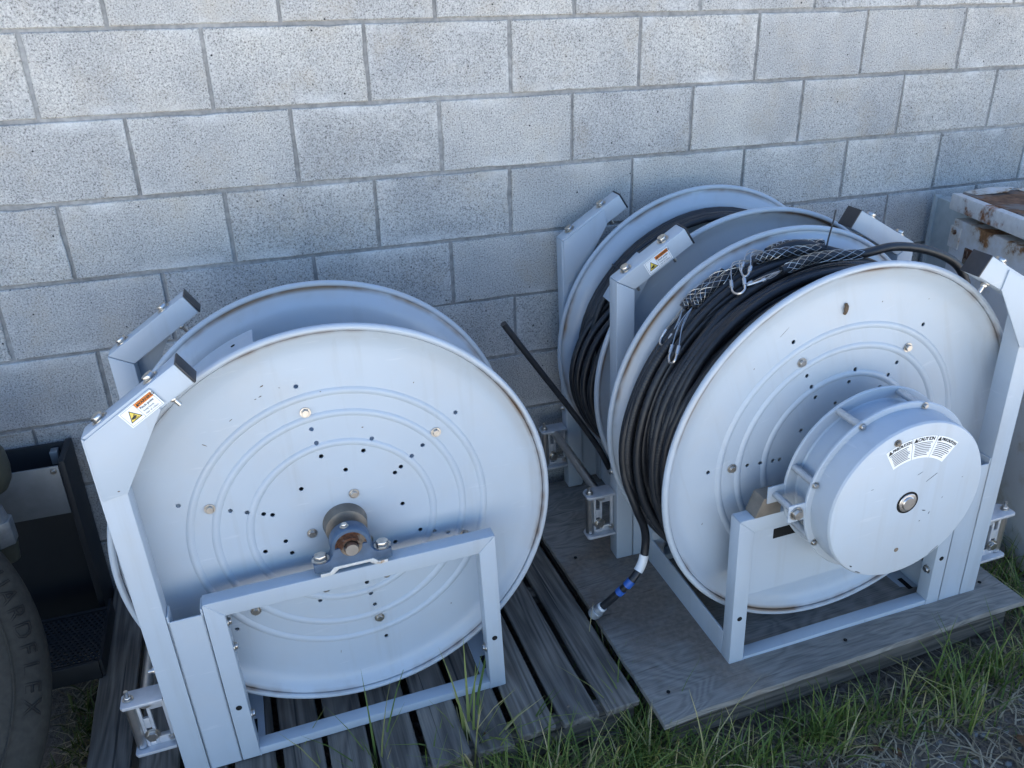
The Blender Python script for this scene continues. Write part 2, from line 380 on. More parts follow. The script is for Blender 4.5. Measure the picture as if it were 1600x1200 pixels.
def hex_bolt(head=.0085, h=.006, wash=.0115, stem=0.0):
    """bolt head on its washer, pointing along +z"""
    b = cyl((0, 0, 0), (0, 0, .0018), wash, 18)
    hx = cyl((0, 0, .0018), (0, 0, .0018 + h), head, 6); bevel(hx, .0008, 1); merge(b, hx)
    if stem: cyl((0, 0, .0018 + h), (0, 0, .0018 + h + stem), head * .52, 10, b)
    return b
def bolt(parent, p, d, kind='bolt', name='bolt', m='steel'):
    me = cached('mesh_' + kind + m, {'bolt': lambda: hex_bolt(), 'small': lambda: hex_bolt(.006, .005, .0082), 'big': lambda: hex_bolt(.0125, .009, .0165),
               'stud': lambda: hex_bolt(.0085, .007, .0115, .014), 'nut': lambda: hex_bolt(.0085, .007, .0105, .008)}[kind], m)
    q = Vector(d).to_track_quat('Z', 'Y').to_matrix().to_4x4(); q.translation = Vector(p)
    return put(name, me, parent, mtx=q @ Matrix.Rotation(rnd.random() * 2, 4, 'Z'))
def text_bm(body, size, depth=0.0, bold=0.0, outline=None):
    cu = bpy.data.curves.new('t', 'FONT'); cu.body = body; cu.size = size; cu.align_x = 'CENTER'; cu.align_y = 'CENTER'; cu.resolution_u = 2
    cu.extrude = depth
    if bold: cu.offset = bold
    if outline: cu.fill_mode = 'NONE'; cu.bevel_depth = outline; cu.bevel_resolution = 0
    o = bpy.data.objects.new('t', cu); col.objects.link(o)
    dg = bpy.context.evaluated_depsgraph_get(); me = bpy.data.meshes.new_from_object(o.evaluated_get(dg))
    b = bmesh.new(); b.from_mesh(me); bpy.data.objects.remove(o); bpy.data.curves.remove(cu); bpy.data.meshes.remove(me); return b

# ------------------------------------------------------------------ the setting
def gz(x): return .042 * (x - .55)
def bumpy(x, y): return .018 * noise.noise((x * 2.1, y * 2.1, 0)) + .008 * noise.noise((x * 8, y * 8, 3)) - .006
def axis(lo, hi, step, far):
    n = int((hi - lo) / step); return [-f for f in far[::-1]] + [lo + (hi - lo) * i / n for i in range(n + 1)] + far
xs = axis(-2.0, 4.6, .05, [8, 16, 40, 160]); ys = axis(-2.6, .3, .05, [3, 10, 40, 160])
xs = sorted(set(xs + [-4])); ys = sorted(set(ys + [-5]))
bm = bmesh.new(); grid = [[bm.verts.new((x, y, gz(max(-60, min(60, x))) + (bumpy(x, y) if abs(x) < 6 and abs(y) < 4 else -.01))) for x in xs] for y in ys]
for j in range(len(ys) - 1):
    for i in range(len(xs) - 1): bm.faces.new((grid[j][i], grid[j][i + 1], grid[j + 1][i + 1], grid[j + 1][i]))
tag(mk('ground', bm, 'soil'), kind='structure')
# the open yard of dry gravel behind the viewer
bm = bmesh.new()
cs = [(-60, -90), (60, -90), (60, -2.05), (-60, -2.05)]
q = [bm.verts.new((x, y, gz(x) + .03)) for x, y in cs]; bm.faces.new(q)
tag(mk('gravel_yard', bm, 'gravel', smooth=False), kind='structure')

# concrete block wall, block by block
wall = tag(empty('concrete_block_wall', (1.5, 0, 0)), 'grey concrete block wall in running bond behind the reels', 'wall')
def wchild(name, b, m): 
    bmesh.ops.translate(b, verts=b.verts, vec=(-1.5, 0, 0)); return mk(name, b, m, wall)
beds = {0: 1.66}
hs = [.2018, .2024, .2036, .2005, .2002, .2022, .2022, .2022, .2022]
for i, h in enumerate(hs): beds[i + 1] = beds[i] - h
beds[-1] = beds[0] + .2025; beds[-2] = beds[-1] + .2025
shift = {0: -.0033, 1: .0048, 2: -.0074, 3: -.0037, 4: .0054, 5: .0043}
JW = .0098
def block_mesh(seed, w, h):
    r = random.Random(seed); b = bmesh.new(); pts = []
    def edge(x0, z0, x1, z1, n):
        for k in range(n):
            t = k / n; j = .0 if k == 0 else (r.uniform(-.0045, -.002) if r.random() < .05 else r.uniform(-.0011, .0005))
            nx, nz = (z1 - z0), -(x1 - x0); l = math.hypot(nx, nz)
            pts.append((x0 + (x1 - x0) * t + nx / l * j, z0 + (z1 - z0) * t + nz / l * j))
    edge(-w / 2, -h / 2, w / 2, -h / 2, 9); edge(w / 2, -h / 2, w / 2, h / 2, 5); edge(w / 2, h / 2, -w / 2, h / 2, 9); edge(-w / 2, h / 2, -w / 2, -h / 2, 5)
    cx = [1 - .0022 / (w / 2), 1 - .0022 / (h / 2)]
    f0 = [b.verts.new((x * cx[0], 0, z * cx[1])) for x, z in pts]
    f1 = [b.verts.new((x, .0025, z)) for x, z in pts]; f2 = [b.verts.new((x, .03, z)) for x, z in pts]; n = len(pts)
    b.faces.new(f0)
    for A, B in ((f0, f1), (f1, f2)):
        for i in range(n): b.faces.new((A[i], B[i], B[(i + 1) % n], A[(i + 1) % n]))
    bmesh.ops.recalc_face_normals(b, faces=b.faces)
    return b
bmeshes = []
for k in range(8):
    me = bpy.data.meshes.new('concrete_block'); b = block_mesh(k, .4064 - JW, .2022 - JW); b.to_mesh(me); b.free(); bmeshes.append(finish(me, M['block'], True, 25))
for row in range(-1, 9):
    z = (beds[row] + beds[row - 1]) / 2
    off = 0 if row % 2 else .5
    for u in range(-3 if row % 2 else -4, 11):
        x = (u + off + .5) * .4064 + shift.get(row, 0)
        o = put('block', rnd.choice(bmeshes), wall, (x - 1.5 + rnd.uniform(-.0012, .0012), rnd.uniform(-.0012, .0012), z + rnd.uniform(-.001, .001)),
                (rnd.uniform(-.002, .002), rnd.choice((0, PI)) + rnd.uniform(-.0015, .0015), rnd.uniform(-.002, .002)))
X0, X1 = -3 * .4064, 11 * .4064
wchild('mortar', box((X0 + X1) / 2, .1055, .65, X1 - X0 + .41, .199, 2.8), 'mortar')
TOP = 2.95
def courses(x0, x1, z0, z1, name):
    b = bmesh.new(); box((x0 + x1) / 2, .1, (z0 + z1) / 2, x1 - x0, .19, z1 - z0, 0, b); n = int((z1 - z0) / .2025)
    for k in range(n + 1):
        za = z0 + k * .2025 + .005; zb = min(za + .2025 - JW, z1)
        if zb > za: box((x0 + x1) / 2, .09, (za + zb) / 2, x1 - x0, .18, zb - za, 0, b)
    return wchild(name, b, 'block')
courses(-14, 18, beds[-2], TOP, 'upper_courses'); courses(-14, X0 - .21, -.6, beds[-2] - .004, 'left_courses'); courses(X1 + .25, 18, -.6, beds[-2] - .004, 'right_courses')

# ------------------------------------------------------------------ pallet under the empty reel
SLOPE = Matrix.Rotation(-math.atan(.042), 4, 'Y')
def sited(x, y, h=0.0, yaw=0.0):
    m = Matrix.Translation((x, y, gz(x) + h)) @ SLOPE @ Matrix.Rotation(yaw, 4, 'Z'); return m
pal = tag(empty('wooden_pallet', mtx=sited(.54, -.53)), 'weathered grey slatted wooden pallet under the empty reel', 'pallet')
TOPP = .122
def plank(w, l, t, seed, along='y'):
    r = random.Random(seed); b = bmesh.new(); n = 7; rows = []
    for k in range(n):
        f = k / (n - 1) - .5; wob = r.uniform(-.0015, .0015); lift = r.uniform(-.0012, .0012)
        rows.append([b.verts.new((sx * w / 2 + wob + (r.uniform(-.002, .002) if k in (0, n - 1) else 0), f * l + (r.uniform(-.006, .006) if k in (0, n - 1) else 0), sz * t / 2 + lift)) for sx, sz in ((-1, -1), (1, -1), (1, 1), (-1, 1))])
    for a, c in zip(rows, rows[1:]):
        for i in range(4): b.faces.new((a[i], a[(i + 1) % 4], c[(i + 1) % 4], c[i]))
    b.faces.new(rows[0][::-1]); b.faces.new(rows[-1]); bmesh.ops.recalc_face_normals(b, faces=b.faces); bevel(b, .003, 1, 40)
    if along == 'x': bmesh.ops.rotate(b, verts=b.verts, matrix=Matrix.Rotation(PI / 2, 3, 'Z'))
    return b
for k in range(12):
    xg = -.092 + k * .1068
    w = .0905 if k else .098
    mk('deck_board', plank(w, 1.0, .019, 50 + k), 'wood', pal, (xg + w / 2 - .54 + (-.012 if k == 0 else 0), rnd.uniform(-.008, .008), TOPP - .0095), (0, 0, rnd.uniform(-.006, .006)))
for yy in (-.462, 0, .462): mk('stringer', plank(.045, 1.25, .078, 80 + int(yy * 10), 'x'), 'wood2', pal, (0, yy, TOPP - .019 - .0395))
for k in range(5): mk('bottom_board', plank(.09, .98, .018, 90 + k), 'wood', pal, (-.56 + k * .28, 0, .014))
for k in range(12):
    for yy in (-.462, .462):
        if (k + int(yy > 0)) % 2 == 0: mk('nail', cyl((0, 0, 0), (0, 0, .0015), .0035, 8), 'rust', pal, (-.092 + k * .1068 + .03 - .54, yy + rnd.uniform(-.01, .01), TOPP + .0004))

# plywood covered pallet under the two loaded reels
pw = tag(empty('plywood_platform', mtx=sited(1.74, -.58)), 'grey weathered plywood sheet on a pallet under the two loaded reels', 'platform')
PT = .136
def ply_sheet():
    b = bmesh.new(); x0, x1, y0, y1 = -.55, .545, -.545, .52; r = random.Random(3); nx, ny = 26, 26
    g = [[b.verts.new((x0 + (x1 - x0) * i / nx + (r.uniform(-.0015, .0015) if i in (0, nx) else 0), y0 + (y1 - y0) * j / ny + (r.uniform(-.0014, .0014) if j in (0, ny) else 0),
          -.001 + .0018 * noise.noise((i * .12, j * .12, 5)) + (-.008 * max(0, (abs(i - nx / 2) / nx * 2 - .8)) * 5 * max(0, 1 - j / 8))) ) for i in range(nx + 1)] for j in range(ny + 1)]
    fs = [b.faces.new((g[j][i], g[j][i + 1], g[j + 1][i + 1], g[j + 1][i])) for j in range(ny) for i in range(nx)]
    ex = bmesh.ops.extrude_face_region(b, geom=fs); bmesh.ops.translate(b, verts=[v for v in ex['geom'] if isinstance(v, bmesh.types.BMVert)], vec=(0, 0, -.016))
    bmesh.ops.recalc_face_normals(b, faces=b.faces); return b
mk('plywood_sheet', ply_sheet(), 'ply', pw, (0, 0, PT))
for yy in (-.47, 0, .45): mk('stringer', plank(.09, 1.04, .098, 120 + int(yy * 10), 'x'), 'wood2', pw, (0, yy, PT - .016 - .053))
for k in range(4): mk('bottom_board', plank(.09, .98, .018, 130 + k), 'wood', pw, (-.47 + k * .31, 0, .014))
for p in ((-.50, -.47), (.48, -.45), (.0, -.49), (.5, .0), (-.5, .1)): mk('screw', cyl((0, 0, 0), (0, 0, .002), .005, 8), 'dark', pw, (p[0], p[1], PT + .003))

# ------------------------------------------------------------------ the reels
POSE = dict(
    A=(((.99936, .01483, -.03268), (-.01478, .99989, .00179), (.0327, -.0013, .99946)), (.5672, -.6262, .1248)),
    B=(((.99816, .02505, -.05521), (-.02658, .99928, -.02724), (.05448, .02866, .9981)), (1.7467, -.8053, .1806)),
    C=(((.99813, .04499, -.04131), (-.04555, .99888, -.01274), (.04069, .01459, .99907)), (1.7991, -.3263, .191)))
def pose(k):
    m = Matrix(POSE[k][0]).to_4x4(); m.translation = Vector(POSE[k][1]); return m
AX = .516            # shaft height
FY = .154            # flange face from the middle
R = .48
W_, TH, PW_ = .320, .040, .0508
ZT = AX - .062
XO, XS = -.443, -.392
ARM_A = rad(31.6); AD = Vector((math.cos(ARM_A), math.sin(ARM_A))); AN = Vector((AD.y, -AD.x))
P0 = Vector((XO, AX + .361)); P1 = P0 + AD * .2185; P2 = P1 + AN * PW_; P3 = Vector((XS, P2.y - (P2.x - XS) * math.tan(ARM_A)))

SPOKE = 38.5; FD = .022
def flange_mesh():
    """outer side is -y; y = 0 is the rim plane"""
    t = .0035; prof = [(.024, -.0)]
    def bead(r, w=.0085, h=.0042): return [(r - w, 0), (r - w * .55, -h * .75), (r, -h), (r + w * .55, -h * .75), (r + w, 0)]
    out = [(.030, 0), (.10, 0), (.15, 0)] + bead(.203) + [(.24, 0)] + bead(.273) + [(.30, 0)] + bead(.324) + [(.36, 0), (.40, 0), (.420, -.0006), (.432, -.0030), (.443, -.0080), (.452, -.0140), (.459, -.0195), (.4632, -.0220), (.4650, -.0190)]
    base = [(r, y + FD) for r, y in out]
    cr, cy, rr = .4722, .0005, .0078
    lip = [(cr + rr * math.cos(a), cy + rr * math.sin(a)) for a in [rad(d) for d in (205, 235, 265, 295, 325, 355, 25, 55, 85, 115, 140)]]
    back = [(.4620, .0060), (.455, .0105), (.446, .0165), (.435, .0220), (.422, .0250), (.410, FD + .0035)] + [(r, y + FD + .0035) for r, y in (bead(.324)[::-1] + bead(.273)[::-1] + bead(.203)[::-1])] + [(.030, FD + .0035)]
    return lathe_y(base + lip + back, 144, None, True)
def build_flange():
    if 'flange' in CACHE: return CACHE['flange']
    b = flange_mesh(); me = bpy.data.meshes.new('flange'); b.to_mesh(me); b.free()
    o = bpy.data.objects.new('f', me); col.objects.link(o)
    c = bmesh.new()
    hl = []
    for k in range(6):
        a = SPOKE + 60 * k
        hl += [(.352, a), (.248, a), (.2135, a), (.179, a)]
        if k % 2 == 0: hl.append((.160, a))
        hl.append((.2135 if k % 3 == 0 else .134, a + 28)); hl.append((.134, a - 17) if k % 2 else (.182, a + 31))
    for r, a in hl:
        x, z = r * math.cos(rad(a)), r * math.sin(rad(a)); cyl((x, -.05, z), (x, .06, z), .0052, 10, c)
    cme = bpy.data.meshes.new('c'); c.to_mesh(cme); c.free(); co = bpy.data.objects.new('c', cme); col.objects.link(co)
    md = o.modifiers.new('b', 'BOOLEAN'); md.object = co; md.operation = 'DIFFERENCE'; md.solver = 'EXACT'
    dg = bpy.context.evaluated_depsgraph_get(); res = bpy.data.meshes.new_from_object(o.evaluated_get(dg)); res.name = 'flange'
    bpy.data.objects.remove(o); bpy.data.objects.remove(co)
    if len(res.polygons) < 2000: res = me
    res.materials.clear(); CACHE['flange'] = finish(res, M['flange'], True, 32); return CACHE['flange']

def pillow_block():
    """centre of the shaft at the origin, bore along y"""
    b = lathe_y([(.029, -.017), (.035, -.0175), (.0375, -.014), (.0375, .014), (.035, .0175), (.029, .017)], 40, None, True)
    prism([(-.030, .0), (-.041, -.022), (-.068, -.026), (-.070, -.044), (.070, -.044), (.068, -.026), (.041, -.022), (.030, .0)], -.018, .018, .003, b)
    for s in (-1, 1): box(s * .057, 0, -.033, .029, .038, .020, .003, b)
    return b
def arch_shim():
    pts = [(-.062, 0), (-.062, .007), (-.045, .007), (-.036, .016), (.036, .016), (.045, .007), (.062, .007), (.062, 0), (.045, 0), (.038, .002), (.028, .010), (-.028, .010), (-.038, .002), (-.045, 0)]
    return prism(pts, -.019, .017, .001)
def roller_bracket(sx, s):
    """cast bracket outside the foot of a post; s = -1 on the near side frame"""
    b = bmesh.new(); ya, yb = 0, -s * .052
    x0, x1 = sx * XO - sx * .002, sx * -.531
    y0, y1 = min(ya, yb), max(ya, yb)
    for z in (.094, .232):
        pl = [(x0, y0), (x0, y1), (x1 + sx * .012, y1), (x1, y1 - .012), (x1, y0 + .006), (x1 + sx * .006, y0)]
        bb = prism([(x, y) for x, y in pl], z - .004, z + .004, .0015); 
        bmesh.ops.transform(bb, matrix=Matrix(((1, 0, 0, 0), (0, 0, 1, 0), (0, 1, 0, 0), (0, 0, 0, 1))), verts=bb.verts); bmesh.ops.recalc_face_normals(bb, faces=bb.faces); merge(b, bb)
    # web with slots between the plates: built as strips around the openings
    def strip(xa, xb, za, zb): box((xa + xb) / 2, (ya + yb) / 2 - .004, (za + zb) / 2, abs(xb - xa), .008, zb - za, .0012, b)
    X = lambda f: x0 + (x1 - x0) * f
    strip(X(.0), X(.10), .098, .228); strip(X(.10), X(.40), .200, .228); strip(X(.10), X(.40), .098, .118); strip(X(.40), X(.48), .098, .228)
    strip(X(.48), X(.62), .150, .178); strip(X(.48), X(.62), .214, .228); strip(X(.48), X(.62), .098, .108); strip(X(.62), X(.70), .098, .228)
    return b
def text_on(parent, name, body, size, mtx, m='ink', bold=0.0):
    b = text_bm(body, size, 0, bold); bmesh.ops.transform(b, matrix=mtx, verts=b.verts); return mk(name, b, m, parent, smooth=False)
def flat(poly, z=0.0, bm=None):
    bm = bm or bmesh.new(); bm.faces.new([bm.verts.new((x, y, z)) for x, y in poly]); return bm
def warning_label(parent, x, y, z, ang):
    """pinch point warning sticker on the arm, 72 x 34 mm; text plane faces -y"""
    m = Matrix.Translation((x, y, z)) @ Matrix.Rotation(-ang, 4, 'Y') @ Matrix.Rotation(PI / 2, 4, 'X')
    def T(b): bmesh.ops.transform(b, matrix=m, verts=b.verts); return b
    L = mk('warning_label', T(box(0, 0, 0, .0745, .036, .0006, .0)), 'white', parent, smooth=False)
    h = .0005
    bd = bmesh.new(); w, hh, t = .0345, .0160, .0005
    for pl in ([(-w, hh - t), (w, hh - t), (w, hh), (-w, hh)], [(-w, -hh), (w, -hh), (w, -hh + t), (-w, -hh + t)], [(-w, -hh), (-w + t, -hh), (-w + t, hh), (-w, hh)], [(w - t, -hh), (w, -hh), (w, hh), (w - t, hh)], [(-.0045, -hh), (-.004, -hh), (-.004, hh), (-.0045, hh)]): flat(pl, h, bd)
    mk('border', T(bd), 'ink', L, smooth=False)
    mk('header_band', T(flat([(-.004, .0062), (w - t, .0062), (w - t, hh - t), (-.004, hh - t)], h)), 'orange', L, smooth=False)
    tri = lambda s, cx, cy, zz: flat([(cx - s, cy - s * .62), (cx + s, cy - s * .62), (cx, cy + s * 1.1)], zz)
    mk('triangle_edge', T(tri(.0128, -.019, -.002, h)), 'ink', L, smooth=False); mk('triangle', T(tri(.0102, -.019, -.002, h * 1.5)), 'yellow', L, smooth=False)
    hand = flat([(-.0255, -.0055), (-.0185, -.0058), (-.0140, -.0040), (-.0145, -.0012), (-.0175, -.0015), (-.0150, .0008), (-.0165, .0020), (-.0200, -.0010), (-.0255, -.0022)], h * 2)
    flat([(-.0225, -.0072), (-.0125, -.0072), (-.0125, -.0062), (-.0225, -.0062)], h * 2, hand); mk('hand_symbol', T(hand), 'ink', L, smooth=False)
    mk('small_triangle', T(tri(.0030, .0005, .0100, h * 1.5)), 'ink', L, smooth=False)
    tm = lambda dx, dy: m @ Matrix.Translation((dx, dy, h * 2))
    text_on(L, 'lettering', 'WARNING', .0079, tm(.0195, .0106), bold=.0002)
    text_on(L, 'lettering', 'Pinch point.', .0066, tm(.0150, .0022), bold=.0001)
    text_on(L, 'lettering', 'Keep hands', .0050, tm(.0125, -.0050)); text_on(L, 'lettering', 'clear of rollers.', .0050, tm(.0150, -.0112))
    return L

def side_frame(root, sx, s, y_out, gusset_side, label, near_plate=False):
    """one welded side frame. s = -1 near side, +1 wall side; y_out = its outer face"""
    d = -s                                   # inward direction along y
    def Y(a, b): a, b = y_out + d * a, y_out + d * b; return (min(a, b), max(a, b))
    def P(name, poly, ya, yb, m='paint', bv=.003): 
        y0, y1 = Y(ya, yb); return mk(name, prism([(sx * x, z) for x, z in poly], y0, y1, bv), m, root)
    post = P('post', [(XO, 0), (XO, P0.y), (XS, P3.y), (XS, 0)], 0, PW_, bv=.0045)
    arm = P('guide_arm', [tuple(P0), tuple(P1), tuple(P2), tuple(P3)], .0003, PW_ - .0003, bv=.0045)
    c0, c1 = P1 - AN * .0004, P2 + AN * .0004
    cap = P('end_cap', [tuple(c0), tuple(c0 + AD * .004), tuple(c1 + AD * .004), tuple(c1)], -.0004, PW_ + .0004, 'cap', .0012)
    g = [(XO + .006, .742), (XO + .006, P0.y - .004), (P0 + AD * .155 + AN * .006)[:], (P0 + AD * .140 + AN * PW_ * .98)[:], (XS + .0005, .750)]
    if gusset_side == 'outer': P('gusset', g, -.0035, .0, bv=.0006)
    else: P('gusset', g, PW_, PW_ + .004, bv=.0006)
    for t in (.042, .162):
        p = P0 + AD * t; q = P0 + AD * t + AN * PW_; yy = y_out + d * PW_ / 2
        bolt(arm, (sx * p.x, yy, p.y), (-sx * AN.x, 0, -AN.y), 'big'); 
        if t > .1 or gusset_side == 'inner': bolt(arm, (sx * q.x, yy, q.y), (sx * AN.x, 0, AN.y), 'stud')
    # channel plate between the post and the short upright
    y0, y1 = Y(0.001, .005); ch = box(sx * (XS - W_) / 2, (y0 + y1) / 2, .215, W_ + XS and abs(-W_ - XS) - .0016, y1 - y0, .43)
    for xx in (XS + .0028, -W_ - .0028):
        ya, yb = Y(.001, .042); box(sx * xx, (ya + yb) / 2, .2225, .004, yb - ya, .445, 0, ch)
    mk('channel', bevel(ch, .0008, 1), 'paint', root)
    P('upright', [(-W_, 0), (-W_, ZT), (-W_ + TH, ZT - TH), (-W_ + TH, 0)], 0, .0381)
    P('upright', [(W_, 0), (W_, ZT), (W_ - TH, ZT - TH), (W_ - TH, 0)], 0, .0381)
    P('top_tube', [(-W_ + .0004, ZT), (W_ - .0004, ZT), (W_ - TH, ZT - TH), (-W_ + TH, ZT - TH)], .0002, .0379)
    P('bottom_rail', [(-W_ + TH, 0), (W_ - TH, 0), (W_ - TH, .022), (-W_ + TH, .022)], .0015, .036, bv=.002)
    for (xa, za, xb, zb) in ((-W_ + .002, ZT - .002, -W_ + TH, ZT - TH), (W_ - .002, ZT - .002, W_ - TH, ZT - TH), (-W_ + TH, .0005, -W_ + TH, .021), (W_ - TH, .0005, W_ - TH, .021)):
        yy = y_out + d * .0006; n_ = 7; path = [(sx * (xa + (xb - xa) * k / n_) + rnd.uniform(-.0006, .0006), yy, za + (zb - za) * k / n_) for k in range(n_ + 1)]
        mk('weld_bead', sweep(path, lambda t: .0016 + .0005 * math.sin(t * 40), 6), 'paint', root)
    if near_plate:
        P('web_plate', [(-W_ + TH, ZT - TH - .002), (W_ - TH, ZT - TH - .002), (W_ - TH, .225), (-W_ + TH, .225)], .004, .008, bv=.0)
        P('web_slot', [(W_ - TH - .055, ZT - TH - .008), (W_ - TH - .125, ZT - TH - .008), (W_ - TH - .125, ZT - TH - .036), (W_ - TH - .055, ZT - TH - .036)], .0032, .0045, 'dark', 0)
    for xx in (W_ - TH / 2, -W_ + TH / 2):
        y0, y1 = Y(-.0006, .001); mk('hole', cyl((sx * xx, y0, AX - .358), (sx * xx, y1, AX - .358), .0068, 16), 'dark', root)
    for zz in ((.385, .315, .115) if s < 0 else (.115,)): bolt(root, (sx * (-W_ + TH), y_out + d * .019, zz), (sx, 0, 0), 'bolt')
    bolt(root, (sx * (W_ - TH), y_out + d * .019, .12), (-sx, 0, 0), 'bolt')
    bolt(root, (sx * XO, y_out + d * .025, .30), (-sx, 0, 0), 'nut')
    # guide roller bracket on the outside of the post foot
    yb = y_out + d * .004
    rb = mk('roller_bracket', roller_bracket(sx, s), 'alu', root, (0, yb, 0))
    xr = sx * -.516
    mk('vertical_roller', cyl((xr, -s * .026, .100), (xr, -s * .026, .226), .0125, 24), 'roller', rb)
    bolt(rb, (xr, -s * .026, .236), (0, 0, 1), 'stud'); bolt(rb, (sx * -.489, (-s * .026) - .008, .130), (0, -1, 0), 'big'); bolt(rb, (sx * -.452, (-s * .026) - .008, .110), (0, -1, 0), 'small')
    if label: warning_label(root, sx * (P0 + AD * .118 + AN * .026).x, y_out + s * (.0042 if gusset_side == 'outer' else .0006), (P0 + AD * .118 + AN * .026).y, ARM_A if sx > 0 else -ARM_A)

def bearing(root, y, s, spin=0.0):
    pb = put('pillow_block', cached('pillow', pillow_block, 'cast'), root, (0, y, AX)); pb.scale = (1.18, 1.0, 1.18)
    put('spacer_shim', cached('shim', arch_shim, 'shim'), pb, (0, -.001, -.0524))
    mk('bearing_race', lathe_y([(.0135, -.0205), (.019, -.0215), (.021, -.016), (.0245, -.0125), (.0288, -.0155), (.0288, .0155), (.0135, .0155)], 40, None, True), 'rust', pb)
    for q in (-1, 1):
        bolt(pb, (q * .057, -.002, -.023), (0, 0, 1), 'big'); mk('bolt_end', cyl((q * .057, 0, -.0955), (q * .057, 0, -.0868), .0065, 10), 'steel', pb)
    bolt(pb, (-.006, -.004, .0368), (0, 0, 1), 'small', 'grease_nipple')
    return pb

def cable_reel(key, label, sx, near, far, gusset, lab, hub):
    root = empty('cable_reel', mtx=pose(key)); tag(root, label, 'cable reel', 'painted steel cable reels')
    fm = build_flange()
    spin = {'A': 0.0, 'B': rad(17.5), 'C': rad(25)}[key]
    for s in (-1, 1):
        f = put('flange', fm, root, (0, s * FY, AX), (0, -spin, 0 if s < 0 else PI))
        if key == 'A' or s < 0:
            for k in range(6):
                a = rad(SPOKE + 60 * k); bolt(f, (.29 * math.cos(a), FD - .0005, .29 * math.sin(a)), (0, -1, 0), 'bolt')
            if hub == 'bearing':
                for k in range(3):
                    a = rad(67 + 120 * k); bolt(f, (.075 * math.cos(a), FD - .0005, .075 * math.sin(a)), (0, -1, 0), 'bolt')
    mk('drum', lathe_y([(.198, -FY + .0265), (.205, -FY + .0265), (.205, FY - .0265), (.198, FY - .0265)], 64, None, True), 'inner', root, (0, 0, AX))
    # curved support plate between the flanges
    b = bmesh.new(); rr, a0, a1, ya, yb = .437, (106 if key == 'A' else 128), (150 if key == 'A' else 149), (-.075 if key == 'A' else -.03), (.055 if key == 'A' else .035)
    if key != 'B':
        nn = 16; rows = []
        for i in range(nn + 1):
            a = rad(a0 + (a1 - a0) * i / nn); rows.append([b.verts.new((q * math.cos(a), y, q * math.sin(a))) for q, y in ((rr, ya), (rr, yb), (rr - .004, yb), (rr - .004, ya))])
        for p, q in zip(rows, rows[1:]):
            for i in range(4): b.faces.new((p[i], p[(i + 1) % 4], q[(i + 1) % 4], q[i]))
        b.faces.new(rows[0]); b.faces.new(rows[-1][::-1]); bmesh.ops.recalc_face_normals(b, faces=b.faces)
        dp = mk('drum_plate', b, 'inner', root, (0, 0, AX))
        a = rad(a0 + 6); mk('hole', cyl((0, 0, -.0005), (0, 0, .0006), .005, 12), 'dark', dp, (rr * math.cos(a), (ya + yb) / 2 + .02, rr * math.sin(a)), (0, PI / 2 - a, 0))
    side_frame(root, sx, -1, -FY - near, gusset, lab, near_plate=(hub == 'housing'))
    side_frame(root, sx, 1, FY + far, gusset, False)
    ya, yb = -FY - near + .0384, FY + far - .0384
    for xx in (-1, 1):
        b = box(xx * (W_ - .003), (ya + yb) / 2, .046, .005, yb - ya, .090); box(xx * (W_ - .028), (ya + yb) / 2, .0028, .050, yb - ya, .005, 0, b)
        cc = mk('cross_channel', bevel(b, .0008, 1), 'paint', root)
        mk('slot', box(xx * (W_ - .030), ya + .05, .0056, .014, .045, .001, .0), 'dark', cc); mk('slot', box(xx * (W_ - .030), yb - .05, .0056, .014, .045, .001, .0), 'dark', cc)
    mk('long_roller', cyl((sx * -.484, ya - .02, .222), (sx * -.484, yb + .02, .222), .0135, 20), 'roller', root)
    yn = -FY - near + .019
    if hub == 'bearing':
        sh = mk('shaft', cyl((0, -FY - .090, AX), (0, FY + far + .01, AX), .0135, 32), 'roller', root)
        bearing(root, yn - .002, -1); bearing(root, FY + far - .019, 1)
        mk('hub_boss', lathe_y([(.0, -.033), (.030, -.033), (.046, -.029), (.050, 0), (.0, 0)], 40), 'tan', root, (0, -FY + FD + .001, AX))
    return root

reelA = cable_reel('A', 'empty pale grey cable reel with blue bearing block, standing on the slatted pallet', 1, .073, .087, 'outer', True, 'bearing')
reelB = cable_reel('B', 'cable reel with large round front hub housing, loaded with black cables, at the right', -1, .073, .087, 'outer', False, 'housing')
reelC = cable_reel('C', 'loaded cable reel nearest the wall, behind the reel with the hub housing', 1, .073, .087, 'inner', True, 'bearing')

